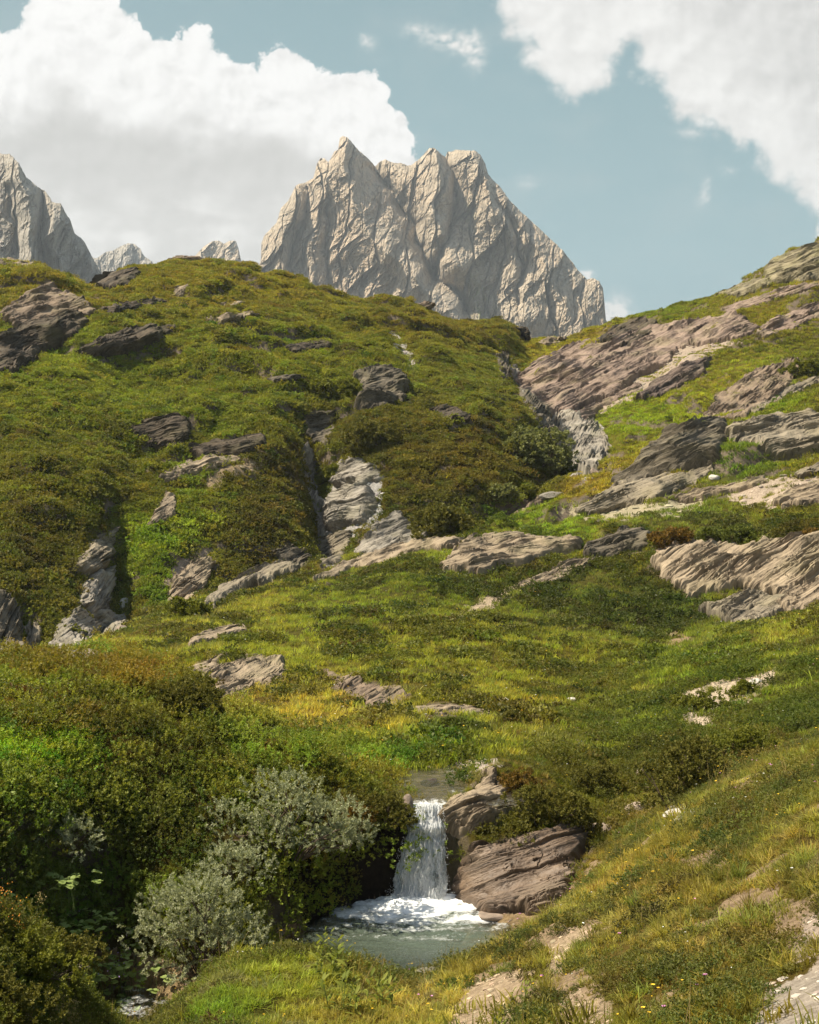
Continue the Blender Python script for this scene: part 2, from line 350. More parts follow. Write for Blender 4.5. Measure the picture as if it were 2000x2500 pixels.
# ================================================================== ROCK OUTCROPS (table)
# label, polygon, bedding angle deg (image, up to the right), thickness m, tone, relief scale m, joint strength
ROCKS = [
 ('long purplish band of tilted rock layers high on the right hillside', [(1085,800),(1130,760),(1190,735),(1270,712),(1340,700),(1440,680),(1560,665),(1595,690),(1585,708),(1500,722),(1430,735),(1400,770),(1340,800),(1300,835),(1250,850),(1200,872),(1140,865),(1110,840)], 27, 1.0, 'purple', 2.2),
 ('dark overhanging rock ledge under the green turf near the right skyline', [(1262,722),(1290,690),(1350,672),(1385,680),(1380,700),(1330,735),(1285,742)], 33, 1.6, 'dark', 2.0),
 ('pinkish rock strip running out of the right edge below the skyline', [(1590,695),(1640,668),(1740,630),(1800,620),(1800,660),(1725,672),(1640,706),(1600,712)], 21, 0.8, 'purple', 1.6),
 ('dark wedge of layered rock in the grass below the purplish band', [(1338,845),(1380,800),(1440,768),(1495,752),(1485,785),(1430,815),(1390,838)], 28, 0.9, 'purpledark', 1.8),
 ('pinkish rock shelf sloping down to the white gorge boulder', [(1140,880),(1220,868),(1290,830),(1345,808),(1350,822),(1270,855),(1235,895),(1195,900)], 24, 0.7, 'purple', 1.4),
 ('steep brown rock strip crossing the grass on the upper right', [(1468,892),(1510,835),(1590,785),(1680,756),(1690,775),(1640,835),(1570,882),(1520,888)], 38, 0.7, 'brown', 1.5),
 ('dark layered rock crest beside the yellow grassy rib', [(1355,965),(1390,925),(1440,900),(1510,882),(1532,895),(1525,945),(1490,985),(1400,1000),(1330,1020),(1290,1020)], 22, 1.6, 'greydark', 1.8),
 ('grey rock ribs descending left below the dark crest', [(1205,1075),(1250,1045),(1330,1015),(1430,995),(1500,985),(1490,1010),(1400,1045),(1310,1070),(1240,1090)], 22, 1.0, 'grey', 1.4),
 ('grey cracked rock wall at the right edge above the dark grass patch', [(1530,908),(1600,885),(1690,872),(1800,870),(1800,945),(1725,948),(1650,968),(1580,935),(1535,935)], 14, 1.5, 'grey', 1.8),
 ('small pinkish rock slab at the right edge in thin turf', [(1625,1062),(1670,1035),(1740,1015),(1800,1010),(1800,1055),(1725,1068),(1650,1075)], 16, 0.6, 'tan', 1.3),
 ('narrow grey rock lip at the right edge above the thin turf', [(1670,1000),(1720,978),(1800,960),(1800,985),(1725,998),(1680,1010)], 16, 0.5, 'grey', 1.1),
 ('pale shattered boulder in the bend of the gorge', [(1168,872),(1200,868),(1225,890),(1262,905),(1280,940),(1275,985),(1235,1002),(1195,990),(1178,950)], 55, 2.2, 'pale', 2.2),
 ('long flat beige rock slab across the middle of the meadow', [(928,1200),(960,1165),(985,1140),(1040,1128),(1120,1140),(1235,1140),(1215,1158),(1150,1172),(1090,1192),(1010,1210)], 11, 0.7, 'tan', 1.3),
 ('thin split rock rib at the meadow edge above the ravine foot', [(660,1225),(730,1190),(800,1160),(880,1140),(985,1138),(960,1156),(880,1165),(800,1190),(745,1200),(700,1228)], 21, 0.8, 'tan', 1.0),
 ('humped grey rock at the upper end of the diagonal stone path', [(1225,1172),(1270,1140),(1320,1124),(1380,1126),(1385,1142),(1345,1160),(1290,1175),(1250,1182)], 18, 0.9, 'greydark', 1.2),
 ('flat beige stones along the diagonal strip in the meadow', [(1090,1238),(1150,1210),(1200,1188),(1260,1180),(1230,1205),(1170,1228),(1120,1240)], 20, 0.35, 'tan', 0.9),
 ('largest right-hand slab of tilted grey layers above the green hollow', [(1362,1195),(1400,1170),(1450,1158),(1560,1155),(1650,1142),(1800,1135),(1800,1290),(1725,1285),(1660,1300),(1620,1262),(1560,1240),(1500,1250),(1450,1258),(1425,1235)], 30, 1.6, 'tan', 2.0),
 ('lower broken slab half buried in shrubs under the largest right-hand slab', [(1475,1293),(1530,1270),(1600,1262),(1665,1268),(1650,1298),(1590,1315),(1540,1318)], 28, 0.8, 'grey', 1.2),
 ('isolated flat cracked slab in the grass left of centre', [(395,1352),(430,1330),(480,1314),(520,1313),(524,1332),(470,1350),(402,1366)], 14, 0.6, 'tan', 0.9),
 ('broad brown ribbed outcrop behind the left shrub mound', [(378,1428),(410,1402),(455,1388),(530,1378),(598,1392),(604,1420),(585,1445),(545,1442),(510,1465),(462,1480),(425,1455),(400,1432)], 27, 0.6, 'tan', 0.9),
 ('ragged brown rock step descending right through the middle meadow', [(672,1418),(735,1424),(790,1440),(850,1452),(872,1470),(845,1490),(790,1500),(755,1482),(715,1455),(690,1440)], 28, 0.6, 'brown', 0.8),
 ('low flat stone shelf left of the white meadow stone', [(850,1496),(900,1485),(965,1483),(1020,1494),(1045,1512),(985,1508),(920,1505)], 6, 0.25, 'tan', 0.6),
 ('wet stepped rock shelf on the right bank of the waterfall lip', [(925,1730),(942,1700),(985,1672),(1003,1640),(1035,1622),(1052,1650),(1075,1675),(1108,1700),(1112,1728),(1030,1735),(960,1752)], 20, 0.5, 'tan', 0.8),
 ('large rounded brown boulder right of the waterfall plunge pool', [(945,1862),(975,1820),(1005,1788),(1070,1765),(1150,1752),(1262,1738),(1245,1790),(1205,1850),(1190,1905),(1130,1925),(1040,1922),(975,1905),(948,1885)], 17, 0.6, 'wet', 1.05),
 ('dark rocky overhang below the left skyline notch', [(190,600),(225,578),(290,568),(300,580),(270,605),(225,614)], 22, 1.4, 'dark', 1.6),
 ('small pale rock face under a green hummock on the left summit', [(355,628),(372,606),(400,600),(400,612),(380,630)], 30, 0.7, 'tan', 1.0),
 ('layered brown outcrop near the left edge below the skyline', [(0,668),(50,625),(110,608),(150,625),(190,645),(205,660),(160,680),(90,690),(30,695)], 16, 1.6, 'brown', 1.6),
 ('long shadowed cliff reaching in from the left edge', [(-60,720),(60,690),(160,668),(190,685),(150,715),(90,750),(40,780),(-60,800)], 20, 1.6, 'dark', 1.8),
 ('dark slanting rock bench on the upper left hillside', [(150,748),(200,720),(270,695),(330,688),(378,688),(345,715),(285,740),(220,752)], 20, 1.5, 'dark', 1.4),
 ('flat pale stone poking from turf on the left summit slope', [(425,672),(470,660),(530,656),(545,664),(490,674),(450,682)], 10, 0.5, 'tan', 0.9),
 ('pale stone strip just under the left skyline', [(450,640),(490,636),(520,638),(495,646)], 5, 0.4, 'tan', 0.8),
 ('low rocks capping the rounded left summit', [(345,550),(370,540),(415,540),(440,548),(400,553)], 5, 0.8, 'brown', 0.9),
 ('low rocks breaking the skyline at the left edge', [(-40,552),(20,545),(80,556),(60,565),(0,562)], -6, 0.7, 'tan', 0.9),
 ('small rock tooth on the skyline left of the saddle', [(862,648),(895,634),(915,640),(905,652)], 20, 0.7, 'brown', 0.9),
 ('dark rock knob on the skyline just left of the saddle', [(1068,704),(1085,688),(1112,690),(1118,708),(1095,718)], 20, 1.4, 'dark', 1.0),
 ('dark cliff with a pale cap above the central side ravine', [(742,795),(765,778),(815,775),(845,790),(862,815),(850,850),(810,862),(770,868),(745,850),(760,815)], 12, 1.6, 'greydark', 1.6),
 ('round dark rock bulging from the heath in the left hillside', [(272,905),(310,885),(360,880),(400,888),(402,925),(370,945),(320,945),(290,925)], 10, 1.4, 'dark', 1.2),
 ('long dark rock step below a heather overhang in mid hillside', [(395,950),(450,938),(520,925),(560,922),(555,945),(500,962),(440,970),(405,965)], 8, 1.0, 'dark', 1.0),
 ('dark rock wall at the head of the side ravine', [(635,885),(665,868),(705,865),(700,915),(690,945),(650,930)], 10, 1.0, 'greydark', 1.2),
 ('pale bulging boulder inside the side ravine', [(683,1075),(705,1045),(745,1022),(785,1032),(802,1060),(785,1090),(745,1105),(700,1120),(684,1105)], 18, 2.2, 'pale', 1.5),
 ('upper pale ledges inside the side ravine', [(700,1020),(715,980),(745,965),(800,985),(815,1010),(770,1025),(730,1030)], 20, 1.2, 'pale', 1.2),
 ('narrow pale rib along the left wall of the side ravine', [(632,960),(648,930),(662,960),(668,1020),(685,1080),(690,1130),(672,1140),(655,1060),(640,1000)], 75, 0.9, 'pale', 1.0),
 ('grey rubble wall at the foot of the side ravine', [(668,1140),(700,1125),(745,1120),(735,1160),(715,1190),(680,1195)], 30, 0.8, 'grey', 1.0),
 ('grey stone apron below the heath knoll beside the ravine', [(745,1165),(790,1110),(840,1075),(860,1100),(900,1125),(900,1145),(830,1155),(780,1172)], 25, 0.5, 'pale', 0.9),
 ('leaning grey slab above the left cleft', [(150,1192),(175,1155),(215,1125),(240,1112),(238,1160),(215,1200),(180,1212)], 30, 1.4, 'grey', 1.2),
 ('fractured pale pillar left of the left cleft', [(160,1280),(170,1235),(185,1212),(232,1195),(236,1240),(220,1290),(190,1300)], 60, 1.6, 'pale', 1.1),
 ('pale broken ledges at the foot of the left cleft', [(98,1378),(110,1330),(150,1295),(210,1290),(262,1305),(258,1335),(205,1340),(160,1362),(120,1382)], 28, 1.3, 'pale', 1.1),
 ('tall dark cliff at the left edge above the orange heath', [(-60,1240),(15,1262),(38,1300),(48,1340),(55,1390),(-60,1410)], 65, 2.0, 'greydark', 1.6),
 ('small grey pillar beside the tall dark left cliff', [(48,1385),(52,1320),(70,1305),(90,1330),(85,1370),(75,1388)], 80, 1.2, 'grey', 0.9),
 ('smooth pale boulder between two grassy chutes', [(348,1275),(362,1225),(400,1188),(440,1178),(446,1215),(425,1250),(395,1275),(365,1285)], 35, 1.5, 'tan', 1.3),
 ('slanting grey rock rib at the foot of the brown knoll', [(428,1287),(480,1240),(545,1200),(600,1182),(634,1182),(630,1205),(570,1228),(500,1252),(455,1285)], 32, 1.2, 'grey', 1.2),
 ('reddish rock gash beside the bright green chute', [(308,1118),(330,1075),(352,1042),(372,1055),(372,1088),(345,1105)], 35, 0.7, 'tan', 0.9),
 ('rounded grey summit knob at the right skyline', [(1605,578),(1625,553),(1665,535),(1700,522),(1740,514),(1800,512),(1800,590),(1725,594),(1660,596),(1618,600)], 22, 2.2, 'lichen', 1.8),
 ('low lichen covered rock below the summit knob', [(1508,622),(1545,604),(1600,590),(1640,592),(1600,612),(1560,625)], 22, 0.9, 'lichen', 1.2),
 ('thin pinkish rock strip between two grassy steps under the right skyline', [(1520,652),(1600,622),(1680,602),(1760,588),(1760,600),(1690,614),(1620,636),(1535,662)], 20, 0.6, 'purple', 1.2),
 ('narrow grey ledge above the dark layered crest on the right', [(1570,868),(1640,828),(1700,800),(1760,790),(1760,802),(1705,815),(1650,842),(1590,874)], 26, 0.6, 'grey', 1.2),
 ('thin broken ledge in the turf between the grey ribs and the pink slab', [(1420,1052),(1500,1030),(1590,1012),(1620,1015),(1560,1034),(1490,1052),(1440,1062)], 18, 0.5, 'tan', 1.0),
 ('long low ledge in the heath under the left skyline', [(205,655),(260,640),(330,632),(350,638),(300,652),(240,664)], 12, 0.9, 'dark', 1.2),
 ('dark crack edged with stone on the left hillside near the summit', [(600,735),(640,722),(690,722),(700,732),(650,742),(615,746)], 8, 0.8, 'dark', 1.0),
 ('small dark ledge in the heath left of the pale capped cliff', [(560,800),(600,790),(640,792),(630,804),(585,810)], 6, 0.8, 'greydark', 1.0),
 ('dark fractured rock wall down the left side of the gorge', [(1078,800),(1108,800),(1150,850),(1176,900),(1170,945),(1145,930),(1120,880),(1092,840)], 60, 1.2, 'greydark', 1.4),
 ('grey slab facing the camera at the bend under the purplish band', [(1210,905),(1245,900),(1275,915),(1285,960),(1262,960),(1235,930)], 40, 1.0, 'grey', 1.2),
 ('pale worn ledge on the lower left hillside above the bright green chute', [(330,1010),(380,985),(440,968),(500,962),(520,972),(470,985),(400,1002),(350,1022)], 15, 0.8, 'tan', 1.0),
 ('grey face below the brown knoll facing the ravine', [(560,1165),(600,1150),(645,1160),(660,1185),(635,1200),(590,1190)], 25, 1.0, 'greydark', 1.0),
 ('small pale rock at the saddle on the right', [(1130,722),(1160,712),(1195,712),(1180,722),(1150,730)], 10, 0.6, 'tan', 0.9),
 ('light rocks where the gorge begins under the saddle', [(1070,772),(1088,768),(1105,800),(1120,830),(1105,838),(1085,805)], 60, 0.8, 'pale', 1.0),
 ('dark jagged rocks above the head of the gorge', [(1040,745),(1062,738),(1075,760),(1068,800),(1050,795)], 70, 1.0, 'greydark', 1.0),
 ('dark rock under the shrubby rib right of centre', [(905,868),(935,855),(975,868),(998,882),(985,890),(940,885)], 15, 0.9, 'dark', 0.9),
 ('brown bank at the mouth of the gorge', [(1065,1085),(1090,1048),(1130,1040),(1150,1060),(1110,1075),(1085,1090)], 30, 0.7, 'brown', 0.9),
]
# bare ground: sand, scree, worn turf  (polygon, colour)
SAND = (.41,.315,.21); PINK = (.40,.31,.26); PALE = (.35,.33,.29)
DIRT = [
 ([(935,2156),(985,2080),(1060,2040),(1120,2045),(1125,2075),(1090,2120),(1095,2156),(1060,2200),(930,2200)], SAND),
 ([(1160,2156),(1185,2105),(1235,2070),(1285,2110),(1290,2200),(1160,2200)], SAND),
 ([(1145,1995),(1190,1950),(1255,1940),(1250,1980),(1205,1995),(1185,2060),(1150,2060)], SAND),
 ([(1570,2200),(1605,2100),(1680,2050),(1780,2010),(1800,2200)], (.42,.365,.30)),
 ([(1640,2015),(1680,1950),(1780,1905),(1780,1990),(1710,2025)], (.43,.35,.28)),
 ([(1385,1690),(1440,1690),(1480,1710),(1450,1735),(1400,1730)], PALE),
 ([(1330,1690),(1380,1690),(1385,1715),(1340,1720)], PINK),
 ([(1395,1470),(1465,1448),(1520,1430),(1570,1424),(1635,1408),(1620,1446),(1560,1482),(1512,1500),(1492,1528),(1440,1532),(1440,1500),(1405,1508)], (.46,.38,.28)),
 ([(820,700),(835,705),(868,755),(872,785),(855,770),(840,740)], PALE),
 ([(740,1175),(760,1150),(830,1080),(855,1090),(905,1140),(880,1150),(800,1165)], PALE),
 ([(1060,760),(1080,770),(1110,815),(1165,860),(1150,868),(1100,830),(1075,795)], PALE),
 ([(940,1305),(980,1280),(1050,1245),(1120,1215),(1140,1225),(1060,1262),(990,1300)], (.36,.29,.20)),
 ([(905,1615),(960,1605),(1045,1595),(1050,1612),(1000,1625),(930,1632)], (.42,.36,.30)),
 ([(690,1005),(740,970),(800,1000),(800,1090),(740,1130),(700,1190),(680,1180),(690,1090)], (.30,.29,.27)),
 ([(100,1385),(130,1300),(180,1290),(255,1330),(200,1350),(140,1385)], PALE),
 ([(420,1010),(470,975),(530,965),(560,990),(500,1000),(450,1030)], (.30,.23,.14)),
 ([(1500,1030),(1600,1010),(1725,1000),(1725,1060),(1620,1070),(1560,1060)], (.38,.31,.24)),
 ([(1180,1080),(1240,1060),(1340,1060),(1500,1050),(1440,1085),(1300,1095)], (.34,.30,.2)),
 ([(1100,860),(1180,850),(1260,880),(1280,940),(1250,1010),(1200,1000),(1170,920)], (.33,.31,.28)),
 ([(1270,730),(1330,700),(1500,690),(1600,700),(1500,745),(1400,800),(1290,860),(1180,890),(1120,850)], (.33,.27,.21)),
 ([(1390,1130),(1480,1130),(1560,1150),(1420,1170),(1370,1180)], (.33,.25,.18)),
 ([(330,1240),(380,1180),(420,1150),(450,1160),(445,1210),(400,1230)], (.33,.26,.2)),
 ([(1380,1345),(1400,1330),(1470,1345),(1440,1360),(1400,1360)], (.26,.19,.11)),
]
# vegetation tint painted on the hillsides (px, py, rx, ry, rgb) on top of the defaults
G_HEATH = (.088,.098,.016); G_OLIVE = (.062,.060,.012); G_BROWN = (.060,.058,.014)
G_LIME = (.150,.190,.022); G_GREEN = (.080,.122,.020); G_DEEP = (.040,.066,.016); G_DRY = (.215,.190,.060)
G_YEL = (.150,.142,.030); G_ORANGE = (.17,.082,.016); G_BLUEG = (.070,.095,.050)
TINT = [
 (300,860,260,90,(.095,.125,.018)),(650,740,200,60,(.105,.128,.018)),(150,760,150,60,(.11,.15,.02)),(500,600,300,40,(.125,.125,.022)),(60,600,120,50,(.13,.13,.025)),
 (750,790,90,40,(.10,.13,.02)),(900,680,150,40,(.105,.10,.018)),(150,1000,220,90,(.070,.080,.013)),(80,1150,140,80,(.055,.060,.012)),(380,1030,120,50,(.075,.085,.015)),
 (330,1140,70,60,(.125,.20,.022)),(420,1030,50,60,(.13,.18,.025)),(330,1230,40,60,(.08,.13,.02)),(570,1080,80,110,G_BROWN),(560,970,90,40,(.062,.06,.014)),(780,910,80,50,(.058,.058,.013)),
 (950,980,130,100,(.070,.066,.014)),(1050,960,80,50,(.095,.088,.017)),(930,1080,90,40,(.042,.052,.013)),(1130,920,80,60,(.06,.085,.035)),(1010,830,90,60,(.085,.105,.018)),(1100,900,40,60,(.12,.12,.02)),
 (1360,890,90,50,(.12,.185,.02)),(1450,820,120,50,(.14,.165,.025)),(1640,760,90,30,(.13,.16,.028)),(1600,850,60,20,(.10,.17,.02)),(1690,760,50,40,(.06,.08,.016)),(1370,650,120,25,(.075,.12,.018)),(1550,660,150,30,(.12,.13,.025)),
 (1240,700,80,30,(.16,.16,.03)),(1130,745,60,25,(.15,.16,.03)),(1700,560,60,30,(.17,.17,.04)),(1370,965,60,40,(.15,.135,.03)),(1260,1030,60,25,(.17,.15,.03)),
 (1100,1090,110,40,(.10,.16,.022)),(1160,1110,70,25,(.09,.15,.022)),(1550,970,60,40,(.05,.10,.02)),(1430,1080,100,30,(.075,.11,.03)),(1520,1120,100,20,(.055,.07,.018)),(1700,1130,40,20,(.08,.07,.015)),
 (1250,1270,200,60,(.050,.074,.018)),(1400,1300,120,40,(.045,.070,.018)),(900,1240,150,40,(.060,.085,.018)),(700,1280,160,40,(.085,.115,.024)),(700,1350,200,30,(.115,.145,.028)),(1000,1360,260,50,(.105,.125,.024)),
 (950,1180,60,20,(.085,.12,.022)),(550,1270,60,30,(.13,.135,.035)),(350,1330,120,30,(.13,.145,.04)),(250,1370,60,20,(.13,.14,.035)),
 (1100,1440,150,60,(.105,.12,.024)),(600,1500,130,45,(.185,.175,.05)),(750,1520,120,40,(.155,.155,.04)),(970,1530,80,15,(.055,.095,.018)),(850,1580,130,25,(.075,.13,.018)),(1080,1500,60,40,(.14,.135,.03)),
 (1650,1320,120,40,(.13,.155,.035)),(1500,1400,150,40,(.085,.13,.02)),(1600,1500,160,50,(.068,.10,.018)),(1350,1530,150,50,(.090,.125,.022)),(1700,1440,60,50,(.09,.125,.022)),
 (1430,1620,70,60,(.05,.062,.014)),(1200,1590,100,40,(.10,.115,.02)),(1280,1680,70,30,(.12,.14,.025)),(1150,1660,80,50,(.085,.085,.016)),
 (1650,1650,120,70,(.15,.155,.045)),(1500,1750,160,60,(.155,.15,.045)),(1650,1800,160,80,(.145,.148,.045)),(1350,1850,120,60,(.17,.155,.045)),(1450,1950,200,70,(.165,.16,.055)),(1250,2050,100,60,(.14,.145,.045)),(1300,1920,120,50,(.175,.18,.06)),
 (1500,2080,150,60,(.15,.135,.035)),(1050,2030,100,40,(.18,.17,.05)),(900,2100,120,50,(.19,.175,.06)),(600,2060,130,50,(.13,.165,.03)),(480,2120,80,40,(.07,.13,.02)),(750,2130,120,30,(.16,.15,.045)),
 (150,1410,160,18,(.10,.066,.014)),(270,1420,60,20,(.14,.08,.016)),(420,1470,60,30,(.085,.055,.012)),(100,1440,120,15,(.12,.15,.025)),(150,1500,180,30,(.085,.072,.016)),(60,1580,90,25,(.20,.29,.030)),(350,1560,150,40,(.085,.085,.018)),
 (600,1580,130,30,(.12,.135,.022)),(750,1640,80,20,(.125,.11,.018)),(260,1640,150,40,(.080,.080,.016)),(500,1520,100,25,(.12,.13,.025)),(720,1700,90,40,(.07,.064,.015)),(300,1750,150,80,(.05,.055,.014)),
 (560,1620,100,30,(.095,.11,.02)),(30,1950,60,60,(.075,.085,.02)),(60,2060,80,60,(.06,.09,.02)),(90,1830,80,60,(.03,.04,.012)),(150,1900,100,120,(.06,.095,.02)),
]
CW, CH = 560, 720   # tint canvas over px -300..2030, py 480..2250
cxs = np.linspace(-300, 2030, CW); cys = np.linspace(480, 2250, CH)
GX, GY = np.meshgrid(cxs, cys)
wx = GX+18*fbm(GX/45, GY/30, 1.1, 3)*2; wy = GY+14*fbm(GX/45+50, GY/30, 2.2, 3)*2
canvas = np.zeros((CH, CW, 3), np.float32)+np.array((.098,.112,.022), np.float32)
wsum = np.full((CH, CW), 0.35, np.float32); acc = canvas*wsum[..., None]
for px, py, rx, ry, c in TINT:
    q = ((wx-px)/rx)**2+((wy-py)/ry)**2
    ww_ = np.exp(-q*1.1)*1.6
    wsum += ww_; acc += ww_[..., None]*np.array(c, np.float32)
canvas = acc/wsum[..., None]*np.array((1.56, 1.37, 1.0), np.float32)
rockm = np.full((CH, CW), -1e3, np.float32); rockt = np.zeros((CH, CW), np.float32)
for r in ROCKS:
    b = np.array(r[1]); x0, y0 = b.min(0)-30; x1, y1 = b.max(0)+30
    ix = (cxs > x0) & (cxs < x1); iy = (cys > y0) & (cys < y1)
    sub = np.ix_(iy, ix)
    sd_ = poly_sd(GX[sub], GY[sub], r[1]); rockt[sub] = np.maximum(rockt[sub], np.where(sd_ > -4, r[3], 0)); rockm[sub] = np.maximum(rockm[sub], sd_)
dirtm = np.full((CH, CW), -1e3, np.float32); dirtc = np.zeros((CH, CW, 3), np.float32)+np.array(SAND, np.float32)
dwx = GX+10*fbm(GX/16, GY/12, 4.4, 3)*2; dwy = GY+8*fbm(GX/16, GY/12, 8.4, 3)*2
for poly, c in DIRT:
    s = poly_sd(dwx, dwy, poly); m = s > dirtm
    dirtm = np.maximum(dirtm, s); dirtc[m & (s > -12)] = c
def samp(img, px, py):
    fx = np.clip((np.asarray(px)-cxs[0])/(cxs[1]-cxs[0]), 0, CW-1.001); fy = np.clip((np.asarray(py)-cys[0])/(cys[1]-cys[0]), 0, CH-1.001)
    i = fy.astype(int); j = fx.astype(int); a = fy-i; b = fx-j
    if img.ndim == 3: a = a[..., None]; b = b[..., None]
    return img[i, j]*(1-a)*(1-b)+img[i+1, j]*a*(1-b)+img[i, j+1]*(1-a)*b+img[i+1, j+1]*a*b
print('canvas', time.time()-T0)

# ================================================================== MATERIALS
def rock_mat(name, base, dark, lich, spec=0.25, rough=0.85):
    m = M(name); uv = m.attr('bed').outputs['Vector']
    s1 = m.mapping(uv, (0.55, 3.2, 1.0)); s2 = m.mapping(uv, (1.5, 20.0, 2.0)); s3 = m.mapping(uv, (5, 9, 5))
    n1 = m.noise(1.0, 6, 0.6, s1, 0.6); n2 = m.noise(1.0, 5, 0.65, s2, 0.3); n3 = m.noise(1.3, 6, 0.7, s3)
    col = m.mix(m.ramp(n1, [(0.34, 0.0), (0.60, 1.0)]), dark, base)
    col = m.mix(m.ramp(n2, [(0.42, 0.0), (0.62, 0.75)]), col, [min(1, c*1.35) for c in base])
    crack = m.ramp(n2, [(0.30, 1.0), (0.40, 0.0)])
    col = m.mix(m.math('MULTIPLY', crack, 0.85), col, [c*0.35 for c in dark])
    big = m.noise(0.55, 4, 0.6, uv)
    col = m.mix(m.ramp(big, [(0.50, 0.0), (0.68, 0.75)]), col, lich)
    col = m.mix(m.math('MULTIPLY', m.attr('crev').outputs['Fac'], 0.88), col, [c*0.28 for c in dark])
    h = m.math('ADD', m.math('MULTIPLY', n2, 0.9), m.math('MULTIPLY', n3, 0.5))
    h = m.math('ADD', h, m.math('MULTIPLY', n1, 0.8))
    b = m.bump(h, 0.55, 0.10)
    return m.done(m.bsdf(col, rough, spec, b))
ROCKM = {
 'purple': rock_mat('schist_purple', (0.248,0.181,0.136), (0.127,0.089,0.070), (0.227,0.185,0.110)),
 'purpledark': rock_mat('schist_purple_dark', (0.142,0.103,0.081), (0.063,0.046,0.038), (0.136,0.109,0.071)),
 'tan': rock_mat('schist_tan', (0.275,0.215,0.144), (0.138,0.102,0.067), (0.248,0.205,0.121)),
 'brown': rock_mat('schist_brown', (0.220,0.162,0.110), (0.103,0.073,0.049), (0.193,0.156,0.087)),
 'grey': rock_mat('schist_grey', (0.227,0.188,0.132), (0.103,0.086,0.060), (0.206,0.175,0.104)),
 'greydark': rock_mat('schist_grey_dark', (0.133,0.109,0.076), (0.048,0.041,0.028), (0.125,0.106,0.058)),
 'dark': rock_mat('schist_dark', (0.085,0.063,0.040), (0.028,0.022,0.015), (0.074,0.063,0.028)),
 'pale': rock_mat('limestone_pale', (.27,.24,.195), (.12,.103,.08), (.19,.17,.11)),
 'wet': rock_mat('schist_boulder', (.155,.108,.072), (.05,.035,.025), (.18,.135,.088), 0.4, 0.55),
 'lichen': rock_mat('schist_lichen', (0.234,0.198,0.121), (0.110,0.092,0.055), (0.179,0.165,0.064)),
}
def ground_mat():
    m = M('turf_and_soil'); p = m.pos()
    g = m.attr('gcol').outputs['Vector']; ds = m.attr('dirt').outputs['Fac']; dc = m.attr('dcol').outputs['Vector']
    st = m.attr('steep').outputs['Fac']
    nb = m.noise(0.9, 8, 0.65, p); nf = m.noise(9, 6, 0.7, p)
    gc = m.mix(m.ramp(nb, [(0.35, 0.0), (0.65, 1.0)]), (.5, .5, .5), (1.15, 1.1, 1.0)); gc = m.mix(1.0, g, gc, 'MULTIPLY')
    soil = m.mix(m.noise(1.0, 7, .7, m.mapping(p, (.5, .5, 3.5))), (.045, .035, .024), (.24, .19, .14))
    fac = m.math('ADD', ds, m.math('MULTIPLY', m.math('SUBTRACT', nf, 0.5), 0.9)); fac = m.ramp(fac, [(0.42, 0.0), (0.56, 1.0)])
    d2 = m.mix(m.ramp(nf, [(0.35, 0.0), (0.62, 1.0)]), (.58, .55, .52), (1.15, 1.13, 1.1)); d2 = m.mix(1.0, dc, d2, 'MULTIPLY')
    col = m.mix(st, gc, soil)
    col = m.mix(fac, col, d2)
    h = m.math('ADD', nb, m.math('MULTIPLY', m.noise(26, 6, 0.75, p), 0.6))
    return m.done(m.bsdf(col, 0.95, 0.1, m.bump(h, 0.9, 0.12)))
def leaf_mat(name, rnd=0.35, trans=0.35, gloss=0.25):
    m = M(name); tint = m.attr('tint', 'INSTANCER').outputs['Vector']
    loc = m.attr('shade').outputs['Fac']           # per-leaf colour variation
    p = m.pos(); nb = m.noise(0.5, 4, 0.6, p)
    oi = m.n('ShaderNodeObjectInfo').outputs['Random']
    k = m.math('ADD', m.math('MULTIPLY', loc, rnd*1.4), m.math('ADD', m.math('MULTIPLY', oi, rnd), m.math('MULTIPLY', nb, 0.5)))
    k = m.math('ADD', k, 0.75-rnd*1.2-0.0)
    cmb = m.n('ShaderNodeVectorMath', operation='SCALE'); m.l(tint, cmb.inputs[0]); m.l(k, cmb.inputs['Scale'])
    d = m.bsdf(cmb.outputs[0], 0.6, gloss)
    tr = m.n('ShaderNodeBsdfTranslucent'); wc = m.mix(1.0, cmb.outputs[0], (1.5, 1.45, 0.7), 'MULTIPLY'); m.l(wc, tr.inputs[0])
    mx = m.n('ShaderNodeMixShader'); mx.inputs[0].default_value = trans
    m.l(d.outputs[0], mx.inputs[1]); m.l(tr.outputs[0], mx.inputs[2])
    return m.done(mx)
LEAF = leaf_mat('heath_leaves'); BLADE = leaf_mat('grass_blades', 0.5, 0.45, 0.15)
def plain_leaf(name, c1, c2, trans=0.3, spec=0.12, rough=0.6):
    m = M(name); loc = m.attr('shade').outputs['Fac']
    col = m.mix(loc, c1, c2)
    d = m.bsdf(col, rough, spec); tr = m.n('ShaderNodeBsdfTranslucent'); m.l(m.mix(1.0, col, (1.4, 1.4, .8), 'MULTIPLY'), tr.inputs[0])
    mx = m.n('ShaderNodeMixShader'); mx.inputs[0].default_value = trans
    m.l(d.outputs[0], mx.inputs[1]); m.l(tr.outputs[0], mx.inputs[2]); return m.done(mx)

